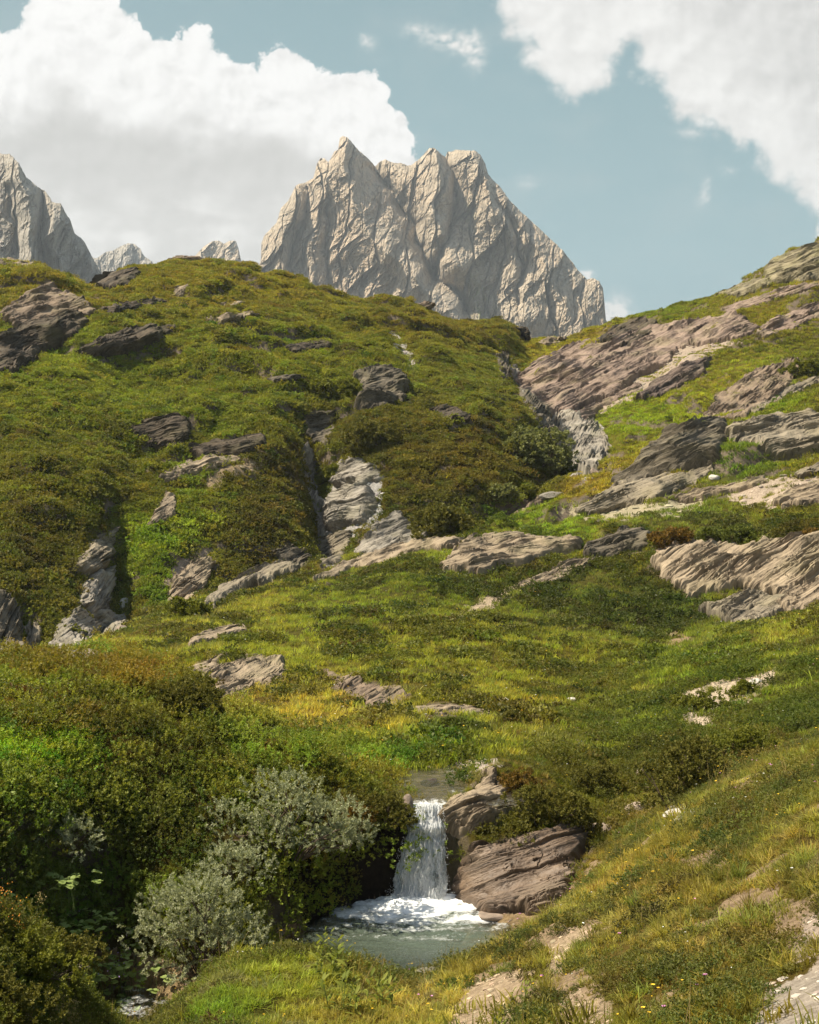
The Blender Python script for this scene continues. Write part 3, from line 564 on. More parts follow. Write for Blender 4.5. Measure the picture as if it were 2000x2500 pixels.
# ================================================================== GROUND MESH
px_ = SX(XX, YY); py_ = SY(ZZ, YY)
tn_ = fbm(XX/(.6+.022*YY), YY/(.6+.022*YY), 11.5, 3); RMN = samp(rockm, px_, py_)+(9*tn_-34*sstep(.10, .26, fbm(XX/(.9+.028*YY)+9, YY/(.9+.028*YY), 21.5, 3)))*(YY > 27)*np.where(((px_ < 1050) & (YY > 70)) | (YY < 72), .3, 1.0)
dig = sstep(2, 9, RMN)*(0.30*samp(rockt, px_, py_)+0.10+0.0035*YY)*(YY < 235)
ZZ = ZZ-dig                                   # the outcrops stand in shallow sockets of the slope
V = np.stack([XX, YY, ZZ], -1).reshape(-1, 3)
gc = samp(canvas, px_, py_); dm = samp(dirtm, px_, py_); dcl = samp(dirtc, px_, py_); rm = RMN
dirt = sstep(-10, 8, dm); 
gy, gx = np.gradient(ZZ)
dYd = np.gradient(YY, axis=0)+1e-6; dXd = np.gradient(XX, axis=1)+1e-6
slope = np.hypot(gy/dYd, gx/dXd)
steep = sstep(1.15, 1.8, slope)*(YY > 50)+sstep(1.6, 2.4, slope)*(YY <= 50)*.6
under = sstep(-9, 2, rm)*0.85                       # bare soil round the rocks
water_bed = ((k5 & (ZZ < -6.75)) | ((ZZ < -7.0) & (YY < 24.7) & (YY > 15))).astype(float)
chanm = np.maximum(lipx, lip2)
dirtc2 = dcl.copy(); wb = (np.maximum(water_bed, sstep(.3, .7, chanm)) > 0.5)
bedc = np.array((.24, .175, .095)); bedn = 0.6+0.9*(0.5+fbm(XX/0.35, YY/0.35, 3.3, 4)); 
dirtc2[wb] = (bedc[None, :]*bedn[wb][:, None]).clip(0.02, .5)
dirt = np.maximum(dirt, np.maximum(water_bed, sstep(.3, .7, chanm)))
bare_n = sstep(.10, .22, fbm(XX/1.1, YY/1.1, 33.3, 4))*(YY < 25)*(px_ > 1000)*(ZZ > -6.6)
dirtc2[bare_n > .2] = np.array((.30, .22, .14)); dirt = np.maximum(dirt, bare_n*.9)
hollow_shade = (px_ > 560) & (px_ < 872) & (YY > 23.3) & (YY < 25.75) & (ZZ < -5.25) & (ZZ > -7.2)
dirt[hollow_shade] = 1; dirtc2[hollow_shade] = np.array((.022, .017, .012))  # shade of the overhung hollow left of the fall, painted into the soil colour
steepv = np.clip(np.maximum(steep, under), 0, 1)
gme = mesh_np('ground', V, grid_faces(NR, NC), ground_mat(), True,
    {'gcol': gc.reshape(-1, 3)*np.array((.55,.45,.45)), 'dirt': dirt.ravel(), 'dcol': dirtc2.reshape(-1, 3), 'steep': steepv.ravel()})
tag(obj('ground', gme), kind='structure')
print('ground', time.time()-T0)

# ================================================================== OUTCROPS
def ground_z(X, Y):
    """height of the terrain under world points"""
    fi = np.interp(np.log(np.asarray(Y)), lnD, np.arange(NR)); fj = np.interp(SX(X, Y), PXC, np.arange(NC))
    i = np.clip(fi.astype(int), 0, NR-2); j = np.clip(fj.astype(int), 0, NC-2); a = fi-i; b = fj-j
    return ZZ[i, j]*(1-a)*(1-b)+ZZ[i+1, j]*a*(1-b)+ZZ[i, j+1]*(1-a)*b+ZZ[i+1, j+1]*a*b
def blur(A, k):
    k = max(1, int(k))
    for ax in (0, 1):
        for _ in range(2):
            pad = [(0, 0), (0, 0)]; pad[ax] = (k, k); B = np.cumsum(np.pad(A, pad, mode='edge'), axis=ax)
            n_ = A.shape[ax]; hi = np.take(B, np.arange(2*k, 2*k+n_), axis=ax); lo = np.take(B, np.arange(0, n_), axis=ax); A = (hi-lo)/(2*k)
    return A
hash1 = lambda k: np.modf(np.abs(np.sin(k*127.1+3.7)*43758.5453))[0]
def outcrop(label, poly, ang, thick, tone, sc_, idx):
    P = np.array(poly, float); b0 = P.min(0); b1 = P.max(0)
    q = np.stack([rng.uniform(b0[0], b1[0], 500), rng.uniform(b0[1], b1[1], 500)], -1)
    q = q[poly_sd(q[:, 0], q[:, 1], P) > 0][:140]
    D = hit(q[:, 0], q[:, 1]); ok = D < 240
    q = q[ok]; D = D[ok]
    iv = 1/D; A = np.stack([np.ones(len(q)), (q[:, 0]-CX)/F, (HY-q[:, 1])/F], -1)
    W_ = np.ones(len(q))
    for _ in range(6):
        c = np.linalg.lstsq(A*W_[:, None], iv*W_, rcond=None)[0]; r = np.abs(A@c-iv); W_ = 1/(1+(r/(np.median(r)+1e-9))**2)
    # plane: c0*Y + c1*X + c2*Z = 1
    nrm = np.array([c[1], c[0], c[2]]); nl = np.linalg.norm(nrm); n = nrm/nl; d0 = 1/nl
    if n[1] > 0: n = -n; d0 = -d0
    cpx = q.mean(0); ray = np.array([(cpx[0]-CX)/F, 1, (HY-cpx[1])/F])
    # keep the plane from running away from the viewer
    cosv = -(n@ray)/np.linalg.norm(ray)
    Dm = np.median(D)
    if cosv < 0.22:
        n = n+np.array([0, -0.4, 0.0]); n /= np.linalg.norm(n)
        d0 = n@(ray*Dm)
    def proj(px, py):
        R = np.stack([(px-CX)/F, np.ones_like(px), (HY-py)/F], -1); t = d0/(R@n); return R*t[..., None]
    C = proj(np.array([cpx[0]]), np.array([cpx[1]]))[0]
    C2 = proj(np.array([cpx[0]+10*math.cos(math.radians(ang))]), np.array([cpx[1]-10*math.sin(math.radians(ang))]))[0]
    u = C2-C; u /= np.linalg.norm(u); v = np.cross(n, u)
    PW = proj(P[:, 0], P[:, 1])-C; PU = PW@u; PV = PW@v
    mar = 0.25*thick+0.15*sc_
    du = PU.max()-PU.min()+2*mar; dv = PV.max()-PV.min()+2*mar
    step = max(Dm*0.85/1195, math.sqrt(du*dv/52000))
    us = np.arange(PU.min()-mar, PU.max()+mar, step); vs = np.arange(PV.min()-mar, PV.max()+mar, step)
    U, Vv = np.meshgrid(us, vs); o = idx*13.7
    wa = 0.6*sc_
    sd = poly_sd(U+wa*fbm(U/sc_/.8, Vv/sc_/.4, o, 3), Vv+wa*0.8*fbm(U/sc_/.8+9, Vv/sc_/.4, o, 3), np.stack([PU, PV], -1))
    edge = 0.24*thick+0.07*sc_
    prof_ = np.sqrt(np.clip(sd/edge, 0, 1)*(2-np.clip(sd/edge, 0, 1)))
    bend = Vv+0.14*sc_*fbm(U/(5*sc_)+o, Vv/(2.5*sc_), 0.7, 2)+0.02*sc_*fbm(U/(.5*sc_), Vv/(.3*sc_), o, 3)
    h = 0; crev = 0
    bend = bend+.42*sc_*noise(bend/(.9*sc_), U*0+o, 3.3)+.16*sc_*noise(bend/(.33*sc_), U*0+o, 5.3)      # beds of unequal thickness
    pm = .25+.95*sstep(-.12, .22, fbm(U/(2.6*sc_)+o, Vv/(1.3*sc_), 9.9, 3)); pm2 = .2+1.0*sstep(-.1, .2, fbm(U/(1.5*sc_)-o, Vv/(.8*sc_), 4.9, 3))
    if C[0] > 8 and Dm > 60: thick *= .7; bend = bend*1.25
    for lam, am, asp in ((1.1, .12, 4.5), (0.46, .065, 6), (0.20, .045, 7), (0.09, .03, 9)):
        l_ = lam*sc_*0.75; s = bend/l_+0.22*noise(U/(l_*9)+lam*31, Vv/(l_*6), o); k = np.floor(s); f = s-k
        t = U/(l_*asp)+hash1(k*1.9+lam)*9+0.35*bend/l_+.25*noise(U/l_, Vv/l_, o+lam); kt = np.floor(t); g = t-kt
        hb = hash1(k*3.13+kt*7.77+idx); h2 = hash1(k*5.1+kt*2.3+idx); am = am*(pm if lam > .3 else pm2)
        h = h+am*sc_*(1.0*hb+.75*(1-f)*(.4+hb)+.7*(g-.5)*(h2-.5))
        wg = max(.045, .9*step/l_); gm = .35+.65*h2; pq = np.clip((pm if lam > .3 else pm2), 0, 1)
        crev = np.maximum(crev, np.maximum(gm*np.exp(-(f/(wg*1.1))**2), .6*np.exp(-(g/max(.03, 1.1*step/(l_*asp)))**2))*pq*(1 if lam > .15 else .7))
        h = h-am*2.6*sc_*gm*np.exp(-(f/wg)**2)-am*1.0*sc_*np.exp(-(g/max(.03, 1.2*step/(l_*asp)))**2)
    h = h+(0.10 if Dm < 40 else .075)*sc_*fbm(U/(1.1*sc_), Vv/(.5*sc_), o+5, 6, 0.62)
    macro = thick*0.45*(0.6+0.8*fbm(U/(3*sc_), Vv/(2*sc_), o+8, 2))
    H = prof_*(macro+h+0.12*thick)-np.where(sd < 0, -sd*1.3, 0)-0.10*thick-0.06+(.20*prof_ if Dm > 60 else 0)
    # follow the ground: never leave a gap below
    W0 = C+U[..., None]*u+Vv[..., None]*v
    # lay it on the terrain: coarse samples of the ground distance, smoothed
    nv_, nu_ = U.shape; st_ = max(1, int(math.sqrt(U.size/1600))); iv_ = np.unique(np.r_[np.arange(0, nv_, st_), nv_-1]); iu_ = np.unique(np.r_[np.arange(0, nu_, st_), nu_-1])
    Wc = W0[np.ix_(iv_, iu_)]; Dp = Wc[..., 1]; hD = hit((CX+F*Wc[..., 0]/Dp).ravel(), (HY-F*Wc[..., 2]/Dp).ravel()).reshape(Dp.shape)
    rat = np.clip(hD/Dp, .8, 1.25); rat = np.minimum(rat, blur(rat, 1)*1.01); rat = blur(rat, 1)
    t1 = np.stack([np.interp(np.arange(nu_), iu_, row) for row in rat], 0); t2 = np.stack([np.interp(np.arange(nv_), iv_, t1[:, c]) for c in range(nu_)], 1)
    W3 = W0*t2[..., None]+H[..., None]*n; crv = np.clip(crev, 0, 1).reshape(-1)
    keep = (sd > -mar)
    kf = keep[:-1, :-1] & keep[1:, :-1] & keep[:-1, 1:] & keep[1:, 1:]
    Vx = W3.reshape(-1, 3); f = grid_faces(len(vs), len(us), kf)
    bed = np.stack([U/sc_, bend/sc_, H/sc_], -1).reshape(-1, 3)
    Vx, f, bed, crv = compact(Vx, f, bed, crv)
    if len(f) == 0: print('EMPTY', label); return
    Cc = C.copy()
    me = mesh_np('rock_outcrop', Vx-Cc, f, ROCKM[tone], False, {'bed': bed, 'crev': crv})
    nm = 'boulder' if 'boulder' in label else 'rock_outcrop'
    ob = obj(nm, me); ob.location = Cc
    tag(ob, label, 'boulder' if nm == 'boulder' else 'rock outcrop', 'boulders by the water and in the ravines' if nm == 'boulder' else 'rock outcrops on the hillsides')
for i, r in enumerate(ROCKS): outcrop(*r, idx=i+1)
print('rocks', time.time()-T0)

# ================================================================== MOUNTAINS
def mtn_mat(name, base, dark, warm):
    m = M(name); p = m.pos()
    q = m.mapping(p, (1/26, 1/26, 1/60)); n1 = m.noise(1.0, 8, 0.6, q, 0.8)
    q2 = m.mapping(p, (1/7, 1/7, 1/14)); n2 = m.noise(1.0, 8, 0.68, q2, 0.4)
    n3 = m.noise(1.0, 6, 0.6, m.mapping(p, (1/120, 1/120, 1/90)))
    col = m.mix(m.ramp(n1, [(0.35, 0.0), (0.62, 1.0)]), dark, base)
    col = m.mix(m.ramp(n3, [(0.45, 0.0), (0.62, 0.7)]), col, warm)
    col = m.mix(m.ramp(n2, [(0.36, 0.85), (0.49, 0.0)]), col, [c*0.5 for c in dark])
    n4 = m.noise(1.0, 6, 0.7, m.mapping(p, (1/5, 1/5, 1/34)), .6); col = m.mix(m.ramp(n4, [(0.33, 0.6), (0.45, 0.0)]), col, [c*0.55 for c in dark])
    n5 = m.noise(1.0, 6, 0.75, m.mapping(p, (1/3.2, 1/3.2, 1/3.2))); col = m.mix(m.ramp(n5, [(0.5, 0.0), (0.66, .5)]), col, [min(1, c*1.3) for c in base])
    g = m.attr('green').outputs['Fac']; col = m.mix(m.math('MULTIPLY', g, m.ramp(n2, [(0.45, 0.0), (0.6, 0.8)])), col, (.13, .15, .05))
    h = m.math('ADD', n1, m.math('ADD', m.math('MULTIPLY', n2, 0.7), m.math('MULTIPLY', n4, .5)))
    return m.done(m.bsdf(col, 0.95, 0.1, m.bump(h, .6, 5.0)))
MM = mtn_mat('limestone_peak', (.42,.355,.27), (.30,.25,.19), (.44,.34,.24))
MM2 = mtn_mat('limestone_peak_far', (.365,.33,.28), (.265,.24,.20), (.365,.305,.23))
def mountain(label, top, base_py, D0, lean, relief, mat, seed, spurs=(), ncol=900, nrow=560, depth=500, jag=4, green=None, rs=1.0, edge=45):
    T = np.array(top, float); xs = np.linspace(T[0, 0], T[-1, 0], ncol)
    ty = np.interp(xs, T[:, 0], T[:, 1])
    ty = ty-jag*(0.9*ridge(xs/26+seed, xs*0+seed, 0.3, 4)+0.2*noise(xs/3, xs*0+seed*2.1))
    ty = np.minimum(ty, base_py-1)
    r = np.linspace(0, 1, nrow)
    PX = np.broadcast_to(xs, (nrow, ncol)); PY = ty+(base_py-ty)*r[:, None]
    hgt = (base_py-PY)*D0/F
    k = D0/F                                   # metres per pixel
    wxp = PX+26*rs*fbm(PX/(90*rs)+seed, PY/(110*rs), 0.4, 3); wyp = PY+20*fbm(PX/80, PY/80+seed, 0.9, 3)
    slant = wxp+0.10*(wyp-base_py)
    R = 0
    for sx_, sy_, am in ((110, 260, 22), (44, 110, 6), (15, 26, 3.0), (6, 9, 2.4), (2.6, 4, 1.8)):
        R = R+am*ridge(slant/(sx_*rs)+seed*3.1+sx_, wyp/(sy_*rs)+sy_, 0.5, 2)
    for lp, lq, am in ((64, 150, 20), (27, 62, 9), (10, 20, 3.6), (4.2, 8, 2.4)):     # pillars and blocks
        k_ = np.floor(slant/(lp*rs)+.5*noise(wyp/lq, slant/lp*.2, seed)); f_ = slant/(lp*rs)+.5*noise(wyp/lq, slant/lp*.2, seed)-k_
        q_ = wyp/(lq*rs)+hash1(k_+seed)*5+.5*f_; kq = np.floor(q_); hb = hash1(k_*3.3+kq*1.7+seed)
        R = R+am*(hb+.5*(hash1(kq*2.1+k_)-.5)*(f_-.5)*2+.5*(q_-kq))-am*.8*np.exp(-(f_/.07)**2)
    # diagonal cracks
    dg = ridge((wxp*0.8+wyp*0.6)/(38*rs)+seed, (wyp*0.8-wxp*0.6)/(120*rs), 1.7, 3); R = R+6*dg
    R = R*relief
    for pts, wd, am in spurs:
        d, tt = line_d(wxp, wyp, pts); R = R+1.5*am*np.exp(-(d/wd)**1.3)
    sd = np.minimum(PX-T[0, 0], T[-1, 0]-PX)
    dtop = (PY-ty)
    back = 60*np.exp(-np.maximum(dtop, 0)/18.0)*0.6
    D = D0+lean*hgt-R*k/0.6*0.85+back
    X = (PX-CX)/F*D; Z = (HY-PY)/F*D
    # behind the crest the mountain goes down the other side
    nb = 24; bx = []; rr = np.linspace(0, 1, nb+1)[1:]
    for q in rr[::-1]:
        bx.append(np.stack([X[0]*(1+0.02*q), D[0]+depth*q+25*noise(xs/30, q*5+xs*0), Z[0]-(Z[0]-Z[-1])*q**0.8*1.0-0*xs+8*noise(xs/20, q*8+xs*0)*q], -1))
    G = np.concatenate([np.stack(bx, 0), np.stack([X, D, Z], -1)], 0)
    gr = np.zeros(G.shape[:2], np.float32)
    if green:
        for gx0, gy0, gw, gh in green: gr[nb:] += np.exp(-((PX-gx0)/gw)**2-((PY-gy0)/gh)**2)
    me = mesh_np('mountain', G.reshape(-1, 3), grid_faces(G.shape[0], ncol)[:, ::-1], mat, False, {'green': gr.ravel()})
    return tag(obj('mountain', me), label, None, None, 'structure')
mountain('pale limestone peak behind the green ridge', [(540,590),(550,545),(549,520),(556,500),(575,478),(583,470),(592,440),(606,425),(622,395),(630,388),(640,388),(660,378),(668,345),(676,335),(684,336),(692,345),(704,322),(712,318),(716,292),(722,288),(732,291),(742,302),(756,320),(770,330),(790,352),(800,342),(812,338),(820,341),(830,346),(845,344),(858,350),(866,350),(880,338),(895,325),(905,313),(915,314),(925,322),(938,333),(942,322),(960,318),(1000,318),(1012,328),(1022,345),(1028,368),(1040,382),(1056,398),(1075,425),(1100,450),(1130,478),(1160,505),(1190,535),(1210,560),(1224,578),(1236,590),(1248,588),(1262,594),(1270,610),(1273,640),(1276,675),(1284,690),(1288,720)],
   760, 1500, 0.55, 1.0, MM, 3.0,
   spurs=[([(724,295),(735,400),(770,500),(860,570),(930,640),(990,720)], 40, 55), ([(630,390),(600,480),(580,600)], 25, 30), ([(700,340),(670,450),(660,560),(640,680)], 24, 25),
          ([(912,318),(930,380),(915,450),(960,560)], 26, 45), ([(990,322),(1030,400),(1080,520),(1100,660)], 36, 40), ([(1060,420),(1140,540),(1200,700)], 30, 30),
          ([(792,355),(830,420),(868,480),(900,560),(960,620),(990,700)], 14, -60), ([(943,335),(962,400),(950,470),(930,540),(900,590)], 10, -38), ([(1040,400),(1075,480),(1100,560),(1090,640)], 10, -25),
          ([(650,400),(640,480),(610,560)], 9, -22), ([(690,420),(690,520),(700,600)], 8, -20)],
   green=[(1000,620,25,40),(990,450,12,20),(1010,660,20,20)], ncol=1000, nrow=560)
mountain('left limestone cliff with a jagged descending ridge', [(-420,240),(-200,280),(-60,310),(0,326),(20,328),(40,345),(55,375),(75,392),(95,405),(110,425),(128,432),(138,450),(150,470),(152,490),(165,500),(178,512),(188,530),(200,552),(212,575),(225,600)],
   740, 1150, 0.30, 1.0, MM2, 9.0, spurs=[([(40,345),(60,480),(70,640)], 26, 45), ([(110,430),(125,520),(160,640)], 18, 30), ([(85,400),(95,520),(110,640)], 9, -35), ([(20,400),(28,560)], 9, -25)], ncol=760, nrow=420, jag=6, depth=400)
mountain('small jagged grey ridge between the left cliff and the summit', [(185,545),(205,545),(222,532),(235,530),(248,525),(262,516),(280,515),(295,525),(303,540),(318,552),(345,575),(390,600)], 700, 2300, 0.5, 0.8, MM2, 15.0, ncol=300, nrow=160, jag=5, depth=500, rs=.6)
mountain('small flat topped beige peak left of the great peak', [(385,580),(410,540),(430,520),(448,508),(462,508),(472,514),(485,508),(497,508),(503,525),(508,550),(530,552),(552,556),(600,560)], 700, 2100, 0.6, 0.7, MM, 21.0, ncol=300, nrow=160, jag=2, depth=500, rs=.8)
print('mountains', time.time()-T0)

# ================================================================== SKY WITH CLOUDS
R_SKY = 9500.0
az = np.concatenate([np.linspace(-60, -23, 40, endpoint=False), np.linspace(-23, 23, 1000, endpoint=False), np.linspace(23, 60, 41)])
el = np.concatenate([np.linspace(-3, 7, 20, endpoint=False), np.linspace(7, 27, 620, endpoint=False), np.linspace(27, 62, 40)])
AZ, EL = np.meshgrid(np.radians(az), np.radians(el))
sx = CX+F*np.tan(np.clip(AZ, -1.2, 1.2)); sy = HY-F*np.tan(EL)/np.cos(AZ)
def cloud(poly, amp, soft, sc_, seed, bright, shade_fn):
    warp = lambda s_: (billow(sx/s_+seed, sy/s_, 0.3, 6, 0.62)-0.25)
    s = poly_sd(sx+22*fbm(sx/60+seed, sy/60, .2, 4), sy+22*fbm(sx/60, sy/60+seed, .6, 4), poly)
    s = s+amp*warp(sc_)*2.2
    a = sstep(-soft*0.35, soft, s)
    return a, s
PL = [(-900,-250),(-400,-60),(-60,30),(0,62),(30,55),(52,40),(50,20),(62,-40),(200,-60),(255,-10),(268,25),(300,45),(322,78),(345,82),(372,80),(376,58),(400,52),(440,58),(450,85),(470,105),(500,125),(545,135),(548,105),(580,98),(605,104),(620,120),(655,130),(680,150),(710,158),(745,145),(790,160),(822,185),(818,210),(845,235),(865,262),(880,290),(882,330),(890,700),(-900,900)]
a1, s1 = cloud(PL, 21, 7, 40, 3.0, 1, None)
PR = [(1040,-80),(1040,20),(1070,50),(1062,72),(1108,90),(1090,125),(1108,150),(1155,178),(1195,215),(1225,212),(1270,195),(1296,170),(1290,140),(1322,112),(1340,100),(1330,128),(1330,152),(1378,170),(1392,205),(1400,240),(1432,258),(1470,270),(1528,285),(1548,318),(1580,310),(1600,345),(1620,385),(1655,395),(1700,440),(1730,470),(1800,640),(2400,1100),(2800,-400),(1000,-500)]
a2, s2 = cloud(PR, 24, 30, 52, 8.0, 1, None)
nb1 = billow(sx/95+3, sy/80, 0.7, 5, 0.55); nb2 = billow(sx/120+8, sy/110, 1.7, 5, 0.5)
# light from the upper left: the difference of the billow field along the light
def lit(sx, sy, q): return billow((sx-7)/q+3, (sy-9)/q, 0.7, 4, .55)-billow((sx+7)/q+3, (sy+9)/q, 0.7, 4, .55)
L1 = lit(sx, sy, 95)
top = np.interp(sx, [-200, 0, 130, 300, 420, 560, 700, 800, 880], [40, 60, 0, 60, 60, 100, 150, 190, 300])
dep = sy-top
sh1 = sstep(90, 240, dep+110*fbm(sx/170+4, sy/110, .2, 4)-60*sstep(650, 860, sx)-20)
core = 0.99-0.36*sh1
core = core+0.20*sh1*sstep(300, 520, sy)*(0.35+1.0*sstep(-.1, .5, fbm(sx/120+7, sy/60+3, .3, 4)))
core = core+0.34*L1*(1-0.65*sh1)+0.16*lit(sx+40, sy, 38)*(1-0.8*sh1)-0.07*sstep(.05, .4, nb1-.12)*(1-sh1)
core = np.clip(core, 0.3, 1.0)
c1 = core[..., None]*np.array((1.0, .985, .965))-sh1[..., None]*np.array((0, .004, .014))
L2 = lit(sx+300, sy+77, 120)
core2 = 0.84-0.17*sstep(40, 260, s2+90*fbm(sx/160, sy/120, 5.2, 4))+0.32*L2-0.05*nb2+0.06*lit(sx-90, sy+20, 44)+0.06*sstep(0, 60, s2)
c2 = np.clip(core2, .3, .95)[..., None]*np.array((1.0, .985, .955))
t_el = np.clip((sy-0)/900.0, 0, 1.3)[..., None]
# clear sky: deeper overhead, paler low down (sRGB about 132,166,174 -> 160,192,196)
s_hi = np.array((.225, .375, .425)); s_lo = np.array((.345, .525, .565))
skyc = s_hi+(s_lo-s_hi)*t_el
out = skyc
wisp = np.zeros_like(sx)
for x, y, rx, ry, k in ((880,62,26,12,.55),(930,80,40,16,.6),(975,95,34,18,.7),(1000,120,18,26,.7),(1000,75,20,10,.3),(775,90,16,14,.45),(768,80,10,8,.3),(1110,383,20,14,.22),(1485,405,9,16,.5),(1475,425,10,10,.3),(1490,380,10,10,.25),(1535,360,16,9,.2),(1240,578,10,8,.9),(1230,574,8,6,.8),(1298,655,24,26,1.2),(1280,668,16,20,1.1),(1320,668,16,14,.9),(1722,490,6,16,.7),(1455,280,26,10,.4),(1130,60,50,30,.15)):
    wisp += k*np.exp(-((sx-x+7*noise(sx/14, sy/14, 3))/rx)**2-((sy-y+7*noise(sx/14, sy/14, 9))/ry)**2)
wisp = np.clip(wisp*(0.75+1.5*fbm(sx/22, sy/16, 6.1, 5)), 0, 1); wisp = np.clip(wisp*1.35, 0, 1)
veil = 0.05+0.10*sstep(-.1, .5, fbm(sx/260, sy/120, 2.1, 4))
cw = np.array((.84, .83, .80))
out = out*(1-veil[..., None])+cw*0.8*veil[..., None]
out = out*(1-wisp[..., None])+cw*wisp[..., None]
out = out*(1-a2[..., None])+c2*a2[..., None]
out = out*(1-a1[..., None])+c1*a1[..., None]
V = np.stack([R_SKY*np.cos(EL)*np.sin(AZ), R_SKY*np.cos(EL)*np.cos(AZ), R_SKY*np.sin(EL)], -1).reshape(-1, 3)
m = M('sky_air'); em = m.n('ShaderNodeEmission'); m.l(m.attr('skycol').outputs['Vector'], em.inputs[0]); em.inputs[1].default_value = 1.0/2**EXPO
sk = obj('sky', mesh_np('sky', V, grid_faces(len(el), len(az)), m.done(em), True, {'skycol': out.reshape(-1, 3)}))
tag(sk, kind='structure'); 
print('sky', time.time()-T0)

# ================================================================== VEGETATION PROTOTYPES
def leafset(P, dirs, size, aspect, r, bend=0.0):
    """rhombic leaves at P pointing along dirs"""
    n = len(P); dirs = dirs/np.linalg.norm(dirs, axis=1)[:, None]
    up = r.normal(size=(n, 3)); s = np.cross(dirs, up); s /= np.linalg.norm(s, axis=1)[:, None]
    size = np.broadcast_to(size, (n,))[:, None]
    a = P; b = P+dirs*size*0.5+s*size*aspect*0.5; c = P+dirs*size; d = P+dirs*size*0.5-s*size*aspect*0.5
    V = np.stack([a, b, c, d], 1).reshape(-1, 3); f = np.arange(4*n).reshape(n, 4)
    sh = np.repeat(r.random(n), 4)
    return V, f, sh
def clump(name, r, n, rad, flat, leaf, aspect, mat, lump=3):
    """ground-hugging shrub clump of unit-ish radius: leaves on and in a lumpy dome"""
    cs = r.normal(size=(lump, 3))*[rad*.45, rad*.45, 0]; rs = r.uniform(.55, .8, lump)*rad
    k = r.integers(0, lump, n); d = r.normal(size=(n, 3)); d[:, 2] = np.abs(d[:, 2]); d /= np.linalg.norm(d, axis=1)[:, None]
    q = r.uniform(.6, 1.05, n)[:, None]
    P = cs[k]+d*rs[k][:, None]*q; P[:, 2] *= flat; P[:, 2] -= 0.08*rad
    dd = d*1.0+r.normal(size=(n, 3))*.55; dd[:, 2] += .35
    V, f, sh = leafset(P, dd, r.uniform(.7, 1.3, n)*leaf, aspect, r)
    return mesh_np(name, V, f, mat, False, {'shade': sh})
def sprigs(name, r, ns, per, rad, flat, leaf, aspect, mat, lump=4, spl=.16):
    """cushion of leafy sprigs with dark gaps between them"""
    cs = r.normal(size=(lump, 3))*[rad*.5, rad*.5, 0]; rs = r.uniform(.45, .75, lump)*rad
    k = r.integers(0, lump, ns); d = r.normal(size=(ns, 3)); d[:, 2] = np.abs(d[:, 2])*1.1; d /= np.linalg.norm(d, axis=1)[:, None]
    P = cs[k]+d*rs[k][:, None]*r.uniform(.75, 1.0, ns)[:, None]; P[:, 2] = P[:, 2]*flat-.08*rad
    td = d+r.normal(size=(ns, 3))*.3; td[:, 2] += .6; td /= np.linalg.norm(td, axis=1)[:, None]
    t = r.random((ns, per)); L = spl*r.uniform(.6, 1.3, ns)
    Q = P[:, None]+td[:, None]*(L[:, None]*t)[..., None]
    ld = r.normal(size=(ns, per, 3)); ld -= (ld*td[:, None]).sum(-1, keepdims=True)*td[:, None]*.6; ld = ld/np.linalg.norm(ld, axis=-1, keepdims=True)+td[:, None]*.55
    V, f, sh = leafset(Q.reshape(-1, 3), ld.reshape(-1, 3), r.uniform(.7, 1.25, ns*per)*leaf, aspect, r)
    sh = np.clip(sh*.45+np.repeat(r.random(ns), per*4)*.55, 0, 1)
    return mesh_np(name, V, f, mat, False, {'shade': sh})
def tuft(name, r, n, h, spread, wd, mat, droop=.5, base=.25):
    """a tuft of bent blades, three segments each"""
    a = r.uniform(0, 2*np.pi, n); lean = r.uniform(.05, spread, n); H = h*r.uniform(.55, 1.15, n)
    bx = np.stack([np.cos(a), np.sin(a)], -1)
    b0 = r.normal(size=(n, 2))*base*h*.5
    side = np.stack([-np.sin(a+r.normal(size=n)*.8), np.cos(a+r.normal(size=n)*.8)], -1)
    Vs = []; 
    for t, wk in ((0, .8), (.4, 1.0), (.75, .7), (1.0, .08)):
        c = b0+bx*(lean*H*(t**1.6))[:, None]; z = H*(t-droop*lean*t*t*.6)
        for sg in (-1, 1): Vs.append(np.concatenate([c+side*wd*wk*sg*.5, z[:, None]-.02], 1))
    Vv = np.stack(Vs, 1)  # n,8,3
    base_i = (np.arange(n)*8)[:, None, None]; q = np.array([[0, 1, 3, 2], [2, 3, 5, 4], [4, 5, 7, 6]])[None]
    f = (base_i+q).reshape(-1, 4); sh = np.repeat(r.random(n), 8)
    return mesh_np(name, Vv.reshape(-1, 3), f, mat, False, {'shade': sh})
r0 = np.random.default_rng(5)
def coll(name, meshes):
    c = bpy.data.collections.new(name)
    for k, me in enumerate(meshes):
        o = bpy.data.objects.new('source_%s' % me.name, me); c.objects.link(o)
    return c
C_FAR = coll('src_far', [sprigs('far_clump', r0, 64, 7, .70, .62, .125, .7, LEAF, 5, .20) for _ in range(5)])
C_NEAR = coll('src_near', [sprigs('near_clump', r0, 95, 13, .42, .85, .036, .5, LEAF, 5, .09) for _ in range(6)])
C_MID = coll('src_mid', [sprigs('mid_clump', r0, 48, 8, .38, .7, .062, .6, LEAF, 4, .11) for _ in range(5)])
C_TUFTM = coll('src_tuftm', [tuft('mid_tuft', r0, 34, .26, 1.0, .020, BLADE, .5, .9) for _ in range(5)])
C_TUFTF = coll('src_tuftf', [tuft('far_tuft', r0, 30, .42, 1.1, .06, BLADE, .5, 1.2) for _ in range(4)])
C_TUFTN = coll('src_tuftn', [tuft('near_tuft', r0, 54, .13, 1.5, .0075, BLADE, .6, .7) for _ in range(6)])
C_TUFTL = coll('src_tuftl', [tuft('long_tuft', r0, 80, .34, 1.2, .008, BLADE, .8, .28) for _ in range(4)])

